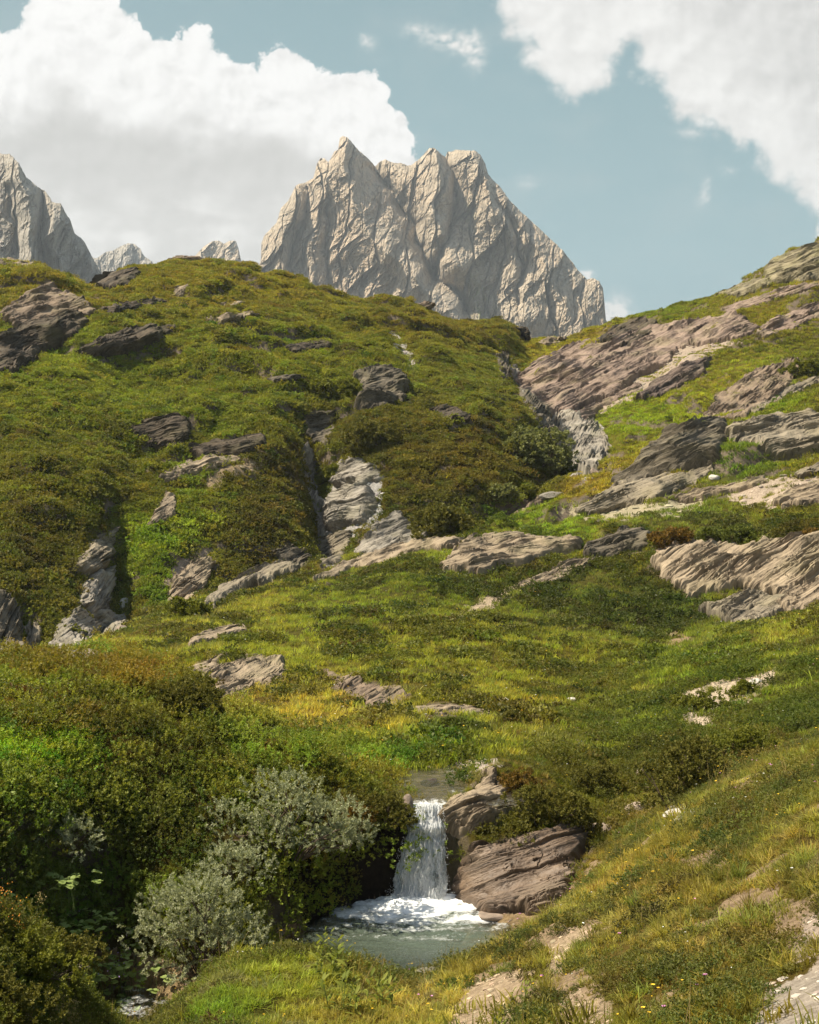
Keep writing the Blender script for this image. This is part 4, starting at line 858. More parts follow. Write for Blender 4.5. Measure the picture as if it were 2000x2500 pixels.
def gn_tree(c):
    ng = bpy.data.node_groups.new('scatter', 'GeometryNodeTree')
    ng.interface.new_socket('Geometry', in_out='INPUT', socket_type='NodeSocketGeometry')
    ng.interface.new_socket('Geometry', in_out='OUTPUT', socket_type='NodeSocketGeometry')
    N = ng.nodes.new; gi = N('NodeGroupInput'); go = N('NodeGroupOutput'); ip = N('GeometryNodeInstanceOnPoints')
    ci = N('GeometryNodeCollectionInfo'); ci.inputs['Collection'].default_value = c
    ci.inputs['Separate Children'].default_value = True; ci.inputs['Reset Children'].default_value = True
    def at(nm, t): q = N('GeometryNodeInputNamedAttribute'); q.data_type = t; q.inputs['Name'].default_value = nm; return q.outputs[0]
    L = ng.links.new
    L(gi.outputs[0], ip.inputs['Points']); L(ci.outputs[0], ip.inputs['Instance'])
    ip.inputs['Pick Instance'].default_value = True
    L(at('idx', 'INT'), ip.inputs['Instance Index']); L(at('rot', 'FLOAT_VECTOR'), ip.inputs['Rotation'])
    L(at('scl', 'FLOAT'), ip.inputs['Scale']); L(ip.outputs[0], go.inputs[0])
    return ng
# facing/visibility of every terrain cell
t_ = ZZ/YY; vis = (t_ >= CUM-0.0025-1.2/YY*0.15)
cy = YY[:-1, :-1]; cell_w = (XX[:-1, 1:]-XX[:-1, :-1]); cell_d = (YY[1:, :-1]-YY[:-1, :-1])
area = cell_w*cell_d*np.sqrt(1+np.minimum(slope[:-1, :-1], 3.0)**2)
cpx = px_[:-1, :-1]; cpy = py_[:-1, :-1]
inx = np.where(cy < 45, sstep(-1100, -200, cpx)*(1-sstep(1900, 3000, cpx)), sstep(-330, -120, cpx)*(1-sstep(1845, 2055, cpx)))
visw = np.where(vis[:-1, :-1], 1.0, 0.22)*inx
c_rock = rm[:-1, :-1]; c_dirt = dm[:-1, :-1]
lnC = lnD[:-1, None]; eC = EDGE[:, :-1]
zone_n = fbm(XX/2.6, YY/2.6, 5.5, 4)[:-1, :-1]; zone_f = fbm(XX/9, YY/9, 6.5, 4)[:-1, :-1]
free = (1-sstep(0, 6, c_rock+8*zone_n))*(1-sstep(-2, 6, c_dirt+9*zone_n))
dry_land = 1-np.clip(np.maximum(water_bed, sstep(.25, .6, chanm)), 0, 1)[:-1, :-1]
free = free*(1-.85*bare_n[:-1, :-1]); free = free*dry_land*(cy < 230)*(1-sstep(735, 775, cpx)*(1-sstep(866, 872, cpx))*sstep(1740, 1765, cpy)*(cy > 22))
total_pts = 0
def scatter(name, label_kind, c, n_src, density, scl, up_mix=.5, tintmul=1.0, jit=.12, tintfn=None, seed=1, lift=0.0, maxn=200000):
    """density: instances per m2 on every cell; scl: (lo, hi)"""
    global total_pts
    r = np.random.default_rng(seed); w_ = area*density*visw; tot = w_.sum(); n = int(min(tot, maxn))
    if n < 5: print('none', name); return
    cdf = np.cumsum(w_.ravel()); k = np.searchsorted(cdf, r.random(n)*cdf[-1]); i, j = np.unravel_index(np.minimum(k, w_.size-1), w_.shape)
    a = r.random(n); b = r.random(n)
    def bl(Q): return Q[i, j]*(1-a)*(1-b)+Q[i+1, j]*a*(1-b)+Q[i, j+1]*(1-a)*b+Q[i+1, j+1]*a*b
    P = np.stack([bl(XX), bl(YY), bl(ZZ)], -1)
    dzx = gx[i, j]/dXd[i, j]; dzy = gy[i, j]/dYd[i, j]-dzx*XX[i, j]/YY[i, j]
    nv = np.stack([-dzx, -dzy, np.ones(n)], -1); nv /= np.linalg.norm(nv, axis=1)[:, None]
    nv = nv*(1-up_mix)+np.array([0, 0, 1])*up_mix; nv /= np.linalg.norm(nv, axis=1)[:, None]
    # euler with Z axis = nv : rotate about X by rx, about Y by ry
    rx = -np.arcsin(np.clip(nv[:, 1], -1, 1)); ry = np.arctan2(nv[:, 0], nv[:, 2])
    # compose Rz(own) first is not expressible simply: pick from yawed copies through random sign of the axes instead
    yaw = r.uniform(0, 2*np.pi, n)
    cz, sz = np.cos(yaw), np.sin(yaw); cxr, sxr = np.cos(rx), np.sin(rx); cyr, syr = np.cos(ry), np.sin(ry)
    # R = Ry * Rx * Rz(yaw); convert to XYZ euler (Rz Ry Rx order of Blender)
    R00 = cyr*cz+syr*sxr*sz; R10 = cxr*sz; R20 = -syr*cz+cyr*sxr*sz; R21 = syr*sz+cyr*sxr*cz; R22 = cyr*cxr
    ey = np.arcsin(np.clip(-R20, -1, 1)); ex = np.arctan2(R21, R22); ez = np.arctan2(R10, R00)
    s = (scl[0]+(scl[1]-scl[0])*r.random(n)**1.9)*(0.85+0.3*r.random(n))
    P[:, 2] += lift*s
    sx_, sy_ = SX(P[:, 0], P[:, 1]), SY(P[:, 2], P[:, 1])
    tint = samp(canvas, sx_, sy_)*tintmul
    if tintfn is not None: tint = tintfn(tint, P, r)
    tint = tint*np.clip(1+jit*np.array([.55, .0, .3])*r.normal(size=(n, 1))+jit*r.normal(size=(n, 1)), .4, 1.7)
    tint = np.clip(tint, .004, .7)
    me = bpy.data.meshes.new(name); me.vertices.add(n); me.vertices.foreach_set('co', P.astype(np.float32).ravel())
    at = me.attributes.new('rot', 'FLOAT_VECTOR', 'POINT'); at.data.foreach_set('vector', np.stack([ex, ey, ez], -1).astype(np.float32).ravel())
    at = me.attributes.new('tint', 'FLOAT_VECTOR', 'POINT'); at.data.foreach_set('vector', tint.astype(np.float32).ravel())
    at = me.attributes.new('scl', 'FLOAT', 'POINT'); at.data.foreach_set('value', s.astype(np.float32))
    at = me.attributes.new('idx', 'INT', 'POINT'); at.data.foreach_set('value', r.integers(0, n_src, n).astype(np.int32))
    o = obj(name, me); mod = o.modifiers.new('scatter', 'NODES'); mod.node_group = gn_tree(c)
    tag(o, label_kind[0], label_kind[1], None, 'stuff'); total_pts += n
    print(name, n)
    return o
def band(i0, i1, soft=0.0):
    return ((lnC > eC[i0]) & (lnC < eC[i1])).astype(float)
ravine_x = np.interp(YY, [95, 100, 108, 119, 128, 136, 168, 200], [880, 930, 1100, 1250, 1200, 1170, 1110, 1110])[:-1, :-1]
left_hill = band(14, 19)*(1-sstep(-12, 12, cpx-ravine_x))
right_hill = (band(13, 19)*(sstep(-12, 12, cpx-ravine_x)))+band(12, 14)*(cpx > 1120)
meadow = band(8, 14)*(1-right_hill.clip(0, 1))
mound = band(5, 9)*(cpx < 862)*1.0
near_left = band(2, 5)*(cpx < 230)
hump = band(1, 4)*(cpx >= 230)*(cpx < 1060)
slope_r = (band(1, 5)*(cpx >= 1060))
bank_r = band(5, 9)*(cpx > 935)
lush = np.exp(-((cpx-330)/75)**2-((cpy-1150)/75)**2)+np.exp(-((cpx-60)/80)**2-((cpy-1580)/22)**2)
grass_bits = sstep(.02, .22, zone_f)
darkp = sstep(-.05, .18, zone_n)
fl_n = fbm(XX/1.4, YY/1.4, 15.5, 4)[:-1, :-1]
# tint helpers
def mix_tint(c2, k0, k1, lam, seed):
    def fn(t, P, r):
        q = sstep(k0, k1, fbm(P[:, 0]/lam+seed, P[:, 1]/lam, P[:, 2]/lam, 3))[:, None]
        return t*(1-q)+np.array(c2)*q
    return fn
scatter('heath_cover', ('dense olive and rust heath shrubs covering the left hillside', 'heath'), C_FAR, 5, left_hill*free*(4.6-2.4*grass_bits*(cpy < 800)), (.4, 1.15), .45, 1.3, .2, mix_tint((.095, .08, .02), .2, .55, 5, 3), 21, maxn=150000)
scatter('hill_grass', ('yellow green mountain grass among the heath on the left hillside', 'grass'), C_TUFTF, 4, left_hill*free*(0.5+2.2*grass_bits*(cpy < 800)+3*lush), (.6, 1.1), .6, 1.35, .14, mix_tint((.17,.165,.04), .0, .4, 6, 8), 22, maxn=60000)
scatter('slope_grass', ('short bright grass covering the right hillside', 'grass'), C_TUFTF, 4, right_hill*free*4.2, (.5, 1.0), .5, 1.4, .13, mix_tint((.17,.16,.04), .1, .45, 7, 5), 23, maxn=80000)
scatter('slope_heath', ('low dark green heath patches on the right hillside', 'heath'), C_FAR, 5, right_hill*free*sstep(.0, .2, zone_f+.12*darkp)*1.6, (.35, .8), .4, .85, .14, None, 24, maxn=40000)
scatter('meadow_grass', ('short green and straw meadow grass in the middle of the valley', 'grass'), C_TUFTM, 5, meadow*free*(9.0), (.65, 1.35), .6, 1.75, .16, mix_tint((.175,.17,.06), .12, .5, 3, 2), 25, maxn=110000)
scatter('bilberry_mat', ('dark green bilberry mats spread over the middle meadow', 'ground cover'), C_MID, 5, meadow*free*sstep(-.04, .08, zone_n+.22*(samp(canvas, cpx, cpy)[..., 1] < .125)-.06)*5.5, (.6, 2.0), .4, .72, .22, None, 26, maxn=80000)
scatter('heath_mound', ('olive and rust coloured alpine heath covering the mound left of the waterfall', 'heath'), C_NEAR, 6, mound*free*(1-.8*lush.clip(0, 1))*10, (.5, 1.6), .4, np.array((1.22, 1.42, 1.3)), .22, mix_tint((.12,.085,.018), .30, .6, 1.3, 4), 27, maxn=30000)
scatter('mound_grass', ('long lime green grass growing out of the mound', 'grass'), C_TUFTL, 4, mound*free*(2.5*darkp+40*np.exp(-((cpx-60)/80)**2-((cpy-1580)/25)**2)), (.6, 1.0), .5, 1.35, .14, None, 28, maxn=20000)
scatter('bank_herbs', ('mixed dark herbs and heath on the bank at the bottom left', 'herbs'), C_NEAR, 6, near_left*free*16, (.4, .8), .3, .95, .18, None, 29, maxn=15000)
scatter('hump_grass', ('fine pale green grass on the near hump beside the pool', 'grass'), C_TUFTN, 6, (hump)*free*85*(.35+.65*darkp), (.6, 1.5), .5, 1.5, .16, mix_tint((.24,.22,.09), .1, .4, .7, 9), 30, maxn=30000)
scatter('dry_grass', ('dry straw and green tussock grass on the near right slope', 'grass'), C_TUFTN, 6, (slope_r+bank_r*.8)*free*70*(.25+.75*sstep(-.25, .1, zone_n)), (.45, 1.55), .5, 1.2, .2, mix_tint((.23,.205,.09), .1, .45, .9, 19), 31, maxn=60000)
scatter('tussock_grass', ('longer green tussocks dotted over the near right slope', 'grass'), C_TUFTL, 4, (slope_r+bank_r*.4+hump*.5)*free*sstep(.0, .25, fl_n)*12, (.5, 1.1), .5, 1.15, .16, mix_tint((.14,.155,.035), .0, .3, 1.5, 29), 32, maxn=16000)
scatter('bank_shrubs', ('low green shrubs and herbs in a band behind the near right slope', 'shrubs'), C_NEAR, 6, (bank_r*(.25+.75*sstep(1230, 1330, cpx))*sstep(-.02, .1, zone_n+.03)+band(8, 11)*(cpx > 1150)*sstep(1380, 1430, cpy)*sstep(-.06, .06, zone_n+.05))*free*11, (.5, 1.6), .4, .85, .2, None, 33, maxn=24000)
scatter('slope_herbs', ('small dark leafy herbs between the tussocks of the near right slope', 'herbs'), C_NEAR, 6, (slope_r+hump*.7)*free*sstep(-.12, .12, -zone_n)*30, (.2, .85), .4, .85, .2, mix_tint((.12,.13,.028), -.3, .1, 1, 2), 34, maxn=12000)
print('scatter', total_pts, time.time()-T0)

# ================================================================== WATER
POOL_Z = -7.1
def water_mat(name, deep, clear=.6):
    m = M(name); p = m.pos(); fo = m.attr('foam').outputs['Fac']; dp = m.attr('deep').outputs['Fac']
    n1 = m.noise(3.2, 5, 0.6, p, 0.8); n2 = m.noise(22, 4, 0.6, p)
    b = m.bump(m.math('ADD', n1, m.math('MULTIPLY', n2, 0.25)), 0.6, 0.06)
    gl = m.n('ShaderNodeBsdfGlossy', i_Roughness=0.08); m.l(b, gl.inputs['Normal'])
    tr = m.n('ShaderNodeBsdfTransparent'); tr.inputs[0].default_value = (.80, .86, .80, 1)
    df = m.n('ShaderNodeBsdfDiffuse'); df.inputs[0].default_value = tuple(deep)+(1,)
    body = m.n('ShaderNodeMixShader'); m.l(m.math('MULTIPLY', dp, clear, clamp=True), body.inputs[0]); m.l(tr.outputs[0], body.inputs[1]); m.l(df.outputs[0], body.inputs[2])
    fr = m.n('ShaderNodeFresnel', i_IOR=1.34); m.l(b, fr.inputs['Normal'])
    w1 = m.n('ShaderNodeMixShader'); m.l(m.math('MULTIPLY', fr.outputs[0], 1.3, clamp=True), w1.inputs[0]); m.l(body.outputs[0], w1.inputs[1]); m.l(gl.outputs[0], w1.inputs[2])
    fm = m.bsdf((.86, .87, .85), .55, .3, b)
    fn = m.math('ADD', fo, m.math('MULTIPLY', m.math('SUBTRACT', m.noise(9, 6, 0.72, p, 1.2), 0.5), 1.1))
    ff = m.ramp(fn, [(0.34, 0.0), (0.95, 1.0)])
    w2 = m.n('ShaderNodeMixShader'); m.l(ff, w2.inputs[0]); m.l(w1.outputs[0], w2.inputs[1]); m.l(fm.outputs[0], w2.inputs[2])
    return m.done(w2)
WM = water_mat('pool_water', (.185, .235, .175), 0.42)
WM2 = water_mat('stream_water', (.20, .16, .10), 0.30)
xs = np.arange(-7.0, 4.6, 0.026); ys = np.arange(17.0, 26.2, 0.026); WX, WY = np.meshgrid(xs, ys)
d0 = np.hypot((WX-0.12)/1.25, (WY-24.45)/1.05); ang0 = np.arctan2(WY-24.6, WX-0.2)
boil = np.exp(-(d0/0.9)**2)
wz = POOL_Z+0.17*boil*(0.6+0.9*billow(WX/.35, WY/.25, .5, 4))+0.05*np.exp(-(d0/2.2)**2)*fbm(WX/.5, WY/.28, .4, 4)*2
wz += 0.025*fbm(WX/.6, WY/.3, 1.4, 4)
slopeo = sstep(-1.6, -4.2, WX); wz -= 0.35*slopeo; wz += slopeo*0.10*fbm(WX/.35, WY/.3, 8, 4)
streak = fbm(d0*3.2+fbm(WX, WY, 3, 3), ang0*2.0, 1.0, 4)
foam = 1.2*np.exp(-(d0/.82)**1.8)+0.66*np.exp(-(d0/2.3)**2)*(.55+1.6*streak)+0.08*np.exp(-(d0/4)**2)
foam += 0.45*slopeo*sstep(-.25, .25, fbm(WX/.7, WY/.35, 2, 4))*(SX(WX, WY) > 230)
foam += .55*np.exp(-((WX-1.45)/.35)**2-((WY-23.65)/.12)**2)
gz = ground_z(WX, WY); depth_ = POOL_Z-gz
deep = sstep(0.02, .55, depth_)*np.exp(-((WX-0.3)/3.0)**2)*sstep(19.8, 22.2, WY)
keep = (wz > gz-0.06); kf = keep[:-1, :-1] & keep[1:, 1:]
Vw = np.stack([WX, WY, wz], -1).reshape(-1, 3)
Vw, f, fo, de = compact(Vw, grid_faces(len(ys), len(xs), kf), foam.ravel(), deep.ravel())
tag(obj('pool_water', mesh_np('pool_water', Vw, f, WM, True, {'foam': fo, 'deep': de})), 'turquoise plunge pool with white foam flowing off to the lower left', None, None, 'structure')
xs = np.arange(-1.6, 2.6, 0.02); ys = np.arange(25.62, 31.0, 0.022); WX, WY = np.meshgrid(xs, ys)
gz = ground_z(WX, WY)
near = 1-sstep(25.6, 26.6, WY)
wz = -5.20+.018*fbm(WX/.4, WY/.3, 3, 4)-.05*near+near*.05*fbm(WX/.15, WY/.3, 4, 4)
foam = .62*near*np.exp(-((WX-.35)/.5)**2)+.40*np.exp(-((WX-1.0)/.45)**2-((WY-26.9)/.4)**2)*sstep(-.2, .3, fbm(WX/.2, WY/.5, 3, 3))+.1*sstep(.1, .4, fbm(WX/.6, WY/.3, 5, 4))+.35*near*sstep(-.1, .3, fbm(WX/.1, WY/.6, 5, 3))
keep = (wz > gz-0.05); kf = keep[:-1, :-1] & keep[1:, 1:]
Vw, f, fo, de = compact(np.stack([WX, WY, wz], -1).reshape(-1, 3), grid_faces(len(ys), len(xs), kf), foam.ravel(), np.full(WX.size, .5))
tag(obj('stream_water', mesh_np('stream_water', Vw, f, WM2, True, {'foam': fo, 'deep': de})), 'shallow clear stream above the waterfall lip', None, None, 'structure')

# ---- waterfall
def fall_mat():
    m = M('falling_water'); c = m.attr('flow').outputs['Vector']
    n1 = m.noise(1.0, 6, 0.62, m.mapping(c, (17, 4.2, 1)), .8); n2 = m.noise(1.0, 5, .7, m.mapping(c, (52, 24, 2)), 1.2)
    k = m.math('ADD', m.math('MULTIPLY', n1, .62), m.math('MULTIPLY', n2, .5)); k = m.math('ADD', k, m.attr('dens').outputs['Fac'])
    a = m.ramp(k, [(0.47, 0.0), (0.60, 1.0)])
    b = m.bump(k, .9, .05)
    d = m.bsdf(m.mix(m.ramp(n2, [(.35, 0), (.6, 1)]), (.62, .63, .61), (.97, .98, .97)), .35, .5, b)
    tl = m.n('ShaderNodeBsdfTranslucent'); tl.inputs[0].default_value = (.9, .92, .92, 1)
    mx = m.n('ShaderNodeMixShader'); mx.inputs[0].default_value = .45; m.l(d.outputs[0], mx.inputs[1]); m.l(tl.outputs[0], mx.inputs[2])
    tr = m.n('ShaderNodeBsdfTransparent'); tr.inputs[0].default_value = (.9, .93, .92, 1)
    o = m.n('ShaderNodeMixShader'); m.l(a, o.inputs[0]); m.l(tr.outputs[0], o.inputs[1]); m.l(mx.outputs[0], o.inputs[2]); return m.done(o)
FM = fall_mat()
lx = [(1688, 866), (1705, 864), (1745, 856), (1790, 843), (1850, 831), (1915, 820)]
rx_ = [(1688, 932), (1705, 934), (1745, 937), (1790, 939), (1850, 941), (1915, 947)]
Vs, Fs, Fl, De = [], [], [], []; off = 0
for layer in range(3):
    ns, ntt = 150, 330; S, Tt = np.meshgrid(np.linspace(0, 1, ns), np.linspace(0, 1, ntt))
    D = 25.74-0.10*layer-0.72*Tt**0.9-(0.10*np.exp(-((Tt-.30)/.06)**2))
    zt = -5.235+(POOL_Z+5.235-0.05)*np.clip(Tt, 0, 1)**1.25
    pyy = HY-zt*F/D
    L = np.interp(pyy, [a for a, b in lx], [b for a, b in lx]); Rr = np.interp(pyy, [a for a, b in rx_], [b for a, b in rx_])
    inset = 5*layer; L = L+inset; Rr = Rr-inset*.7
    L = L-7*Tt*fbm(Tt*9+layer*5, Tt*0+layer, .4, 4)*2; Rr = Rr+6*Tt*fbm(Tt*9+layer*3, Tt*0+layer+9, .4, 4)*2
    pxx = L+(Rr-L)*S+3*noise(S*5, Tt*3, layer*3.3)
    relief = .11*ridge(S*7+.6*noise(S*4, Tt*5, layer), Tt*1.6, layer*2.2, 4)*(0.35+Tt)+.05*fbm(S*24, Tt*14, layer+3, 3)
    D2 = D-relief-0.06*np.sin(np.pi*S)
    X = (pxx-CX)/F*D2; Z = (HY-pyy)/F*D2
    Vs.append(np.stack([X, D2, Z], -1).reshape(-1, 3)); Fs.append(grid_faces(ntt, ns)+off); off += ns*ntt
    Fl.append(np.stack([S+layer*3.1, Tt*2.0-.35*np.abs(S-.5), S*0+layer*7.7], -1).reshape(-1, 3))
    edge_ = np.minimum(S, 1-S)
    De.append((-.20*np.exp(-edge_/.05)+.10*np.exp(-((Tt)/.12)**2)-.05*sstep(.25, .6, Tt)+.12*sstep(.85, 1, Tt)-.20*np.exp(-((S-.80)/.09)**2-((Tt-.78)/.17)**2)-.12*np.exp(-((S-.45)/.06)**2-((Tt-.75)/.25)**2)-.17*np.exp(-((S-.25)/.12)**2-((Tt-.33)/.07)**2)+.235-.035*layer).reshape(-1))
wf = obj('waterfall', mesh_np('waterfall', np.concatenate(Vs), np.concatenate(Fs), FM, True, {'flow': np.concatenate(Fl), 'dens': np.concatenate(De)}))
tag(wf, 'white waterfall dropping over the rock lip into the pool', None, None, 'structure')
# drops of spray
rs = np.random.default_rng(3); nd = 1500
side = rs.random(nd); Tt = np.where(side < .45, rs.random(nd)**.7, .93+.07*rs.random(nd))
zt = -5.235+(POOL_Z+5.235)*Tt**1.25; D = 25.5-.72*Tt**.9-rs.random(nd)*.35; pyy = HY-zt*F/D
L = np.interp(pyy, [a for a, b in lx], [b for a, b in lx]); Rr = np.interp(pyy, [a for a, b in rx_], [b for a, b in rx_])
e = np.where(rs.random(nd) < .5, L+rs.normal(size=nd)*5*(Tt+.1), Rr+rs.normal(size=nd)*5*(Tt+.1)); e = np.where(rs.random(nd) < .5, L+(Rr-L)*rs.random(nd), e)
e = np.where(Tt > .93, L-12+(Rr-L+24)*rs.random(nd), e)
X = (e-CX)/F*D; up = np.where(Tt > .93, np.abs(rs.normal(size=nd))*.13, 0)
P = np.stack([X, D-(Tt > .93)*rs.random(nd)*.4, zt+up], -1)
s = rs.uniform(.002, .0055, nd)[:, None, None]; oc = np.array([[1, 0, 0], [0, 1, 0], [-1, 0, 0], [0, -1, 0], [0, 0, 1.6], [0, 0, -1.6]])[None]
Vd = (P[:, None, :]+oc*s).reshape(-1, 3); of = np.array([[0, 1, 4], [1, 2, 4], [2, 3, 4], [3, 0, 4], [1, 0, 5], [2, 1, 5], [3, 2, 5], [0, 3, 5]])
fd = (np.arange(nd)[:, None, None]*6+of[None]).reshape(-1, 3)
md = M('spray_drops'); sp = obj('spray', mesh_np('spray', Vd, fd, md.done(md.bsdf((.9, .92, .92), .2, .6)), True), wf); tag(sp, kind='stuff')
print('water', time.time()-T0)

# ================================================================== SHRUBS
WIL = plain_leaf('willow_leaves', (.15, .17, .07), (.44, .45, .29), .25, .12)
RHO = plain_leaf('rhododendron_leaves', (.075, .080, .014), (.17, .15, .03), .25, .12)
RHOR = plain_leaf('rhododendron_rust_leaves', (.10, .085, .016), (.22, .12, .025), .25, .12)
GRN = plain_leaf('green_shrub_leaves', (.095, .11, .014), (.20, .20, .028), .3, .12)
ALD = plain_leaf('alder_leaves', (.12, .135, .042), (.23, .235, .085), .3, .12)
JUN = plain_leaf('juniper_needles', (.07, .09, .015), (.14, .155, .026), .2, .12)
mw = M('twig_bark'); TW = mw.done(mw.bsdf(mw.mix(mw.noise(30, 3), (.07, .05, .035), (.16, .12, .085)), .9, .1))
def tubes(segs, r):
    """thin four sided twigs: segs (n,2,3)"""
    a, b = segs[:, 0], segs[:, 1]; d = b-a; d /= np.linalg.norm(d, axis=1)[:, None]+1e-9
    s = np.cross(d, [0.3, 0.2, 1.0]); s /= np.linalg.norm(s, axis=1)[:, None]+1e-9; t = np.cross(d, s)
    r = np.broadcast_to(r, (len(a),))[:, None]
    V = np.stack([a+s*r, a+t*r, a-s*r, a-t*r, b+s*r*.5, b+t*r*.5, b-s*r*.5, b-t*r*.5], 1).reshape(-1, 3)
    q = np.array([[0, 1, 5, 4], [1, 2, 6, 5], [2, 3, 7, 6], [3, 0, 4, 7]])
    return V, (np.arange(len(a))[:, None, None]*8+q[None]).reshape(-1, 4)
def shrub(name, label, cat, px, py, D, wid, hgt, mat, leaf=.04, aspect=.35, nspr=450, per=26, twig=.2, lobes=7, seed=1, group=None, depth=None, upw=.6, droop=0.0, front=.5):
    """leafy shrub: lobed crown of sprigs on stems; (px,py) is the middle of its base as seen in the photo"""
    r = np.random.default_rng(seed); depth = depth or wid*.7; nspr = int(nspr*(.95 if mat is WIL else 1.15)); per = int(per*(1.5 if mat is WIL else 1.2)); upw *= .7 if mat is WIL else .4
    if mat is not WIL: leaf *= 1.15; lobes = int(lobes*1.3)
    if not name.startswith('willow'):
        h_ = hit(px, py-6)[0]; D = h_ if abs(h_/D-1) < .35 else D
    X0 = (px-CX)/F*D; base = np.array([X0, D, (HY-py)/F*D])
    lc = np.stack([r.uniform(-.5, .5, lobes)*wid*.8, r.uniform(-.5, .5, lobes)*depth*.6, r.uniform(.15, .72, lobes)*hgt], -1)
    lc[:, 2] *= 1-.6*(np.abs(lc[:, 0])/(wid*.5))**2
    lr = r.uniform(.13 if mat is WIL else .22, .33, lobes)*min(wid, hgt*1.6)
    k = r.integers(0, lobes, nspr); d = r.normal(size=(nspr, 3)); d[:, 2] += .35; d /= np.linalg.norm(d, axis=1)[:, None]
    P0 = lc[k]+d*(lr[k]*r.uniform(.55, 1.0, nspr)**.6)[:, None]*np.array([1, 1, .85]); P0[:, 2] = np.maximum(P0[:, 2], .03)
    td = d*.8+np.array([0, 0, upw])+r.normal(size=(nspr, 3))*.35; td /= np.linalg.norm(td, axis=1)[:, None]
    tl = twig*r.uniform(.5, 1.2, nspr)*(.8 if mat is WIL else .9)
    tt = r.random((nspr, per)); P = P0[:, None]+td[:, None]*(tl[:, None]*tt)[..., None]
    ld = r.normal(size=(nspr, per, 3)); ld -= (ld*td[:, None]).sum(-1, keepdims=True)*td[:, None]*.6; ld = ld/np.linalg.norm(ld, axis=-1, keepdims=True)+td[:, None]*(.9 if mat is WIL else .55)
    V, f, sh = leafset(P.reshape(-1, 3), ld.reshape(-1, 3), leaf*r.uniform(.6, 1.2, nspr*per), aspect, r)
    sh = np.clip(sh*.7+np.repeat(r.random(nspr), per*4)*.45, 0, 1)
    root = empty(name, base); tag(root, label, cat, group)
    obj('foliage', mesh_np('foliage', V, f, mat, False, {'shade': sh}), root)
    segs = []
    for q in range(lobes*3):
        kk = q % lobes; a = np.array([lc[kk, 0]*.3, lc[kk, 1]*.3, -.1]); m1 = lc[kk]*[.75, .75, .7]+np.clip(r.normal(size=3), -1, 1)*.03*wid; e = lc[kk]+np.clip(r.normal(size=3), -1, 1)*lr[kk]*.4
        segs += [(a, m1), (m1, e)]
    Vt, ft = tubes(np.array(segs), .006*max(wid, .8)); obj('stem', mesh_np('stem', Vt, ft, TW, True), root)
    return root
gW = 'willow bushes on the left bank'; gR = 'round shrubs around the stream'; gH = 'shrubs along the ravines'
S = shrub
S('heath_shrub', 'olive heath cushion bulging over the dark hollow left of the waterfall', 'heath cushion', 800, 1735, 25.15, 1.35, .62, RHO, .035, .5, 520, 26, .09, 9, 61, gR)
S('heath_shrub', 'rusty heath cushion hanging over the hollow above the willow', 'heath cushion', 725, 1745, 24.75, 1.1, .6, RHOR, .035, .5, 380, 26, .09, 8, 62, gR)
S('green_shrub', 'leafy green bush on the near bank at the lower left edge', 'shrub', 60, 2075, 13.2, 1.0, .62, GRN, .035, .45, 420, 24, .12, 9, 63, gR)
S('green_shrub', 'dark bush tumbling down the near bank towards the outflow', 'shrub', 130, 2050, 14.2, .8, .5, RHO, .035, .45, 260, 24, .12, 7, 64, gR)
S('green_shrub', 'dark bush filling the lower left corner', 'shrub', 20, 2160, 12.2, .8, .55, RHO, .035, .45, 260, 24, .12, 7, 65, gR)
S('willow_bush', 'upper grey green willow spreading from the mound left of the waterfall', 'willow bush', 600, 1800, 23.4, 3.1, 1.5, WIL, .055, .34, 620, 28, .24, 12, 1, gW, 1.2)
S('willow_bush', 'small grey green willow sprig between the two large willows', 'willow bush', 500, 1845, 22.0, 1.15, .75, WIL, .05, .34, 170, 26, .22, 5, 2, gW)
S('willow_bush', 'largest pale grey green willow hanging over the outflow below the mound', 'willow bush', 440, 2050, 20.4, 2.4, 1.9, WIL, .052, .34, 760, 28, .22, 14, 3, gW, 1.3)
S('willow_bush', 'thin grey willow twigs at the right end of the upper willow', 'willow bush', 715, 1800, 23.8, 1.0, .9, WIL, .05, .34, 110, 24, .24, 4, 4, gW)
S('willow_bush', 'low silvery willow patch in the short grass at the bottom', 'willow bush', 490, 2125, 16.2, .95, .32, WIL, .035, .35, 200, 22, .12, 6, 5, gW)
S('willow_bush', 'small silvery willow patch high on the mound among rust heath', 'willow bush', 270, 1600, 26.8, 1.0, .55, WIL, .05, .34, 120, 22, .2, 4, 6, gW)
S('willow_bush', 'pale leafy willow at the dark left end of the mound', 'willow bush', 140, 1790, 21.3, 1.1, .9, WIL, .045, .38, 160, 24, .2, 5, 7, gW)
S('rhododendron_shrub', 'small yellowish rhododendron beside the rock shelf right of the stream', 'rhododendron', 1098, 1685, 27.9, .85, .75, RHOR, .05, .45, 260, 24, .12, 7, 11, gR)
S('rhododendron_shrub', 'round dark rhododendron right of the yellowish one above the boulder', 'rhododendron', 1155, 1745, 27.0, 1.45, 1.0, RHO, .05, .45, 420, 26, .12, 9, 12, gR)
S('rhododendron_shrub', 'low olive rhododendron running down from the round dark one', 'rhododendron', 1215, 1752, 27.1, .8, .6, RHO, .05, .45, 160, 26, .12, 5, 13, gR)
S('rhododendron_shrub', 'biggest dark shrub in front of the green band on the right', 'rhododendron', 1430, 1700, 29.8, 1.9, 1.45, RHO, .055, .45, 620, 26, .14, 11, 14, gR)
S('rhododendron_shrub', 'dark shrub over the hollow between the round and the biggest shrub', 'rhododendron', 1255, 1680, 31.0, 1.3, .8, RHO, .055, .45, 280, 24, .14, 7, 15, gR)
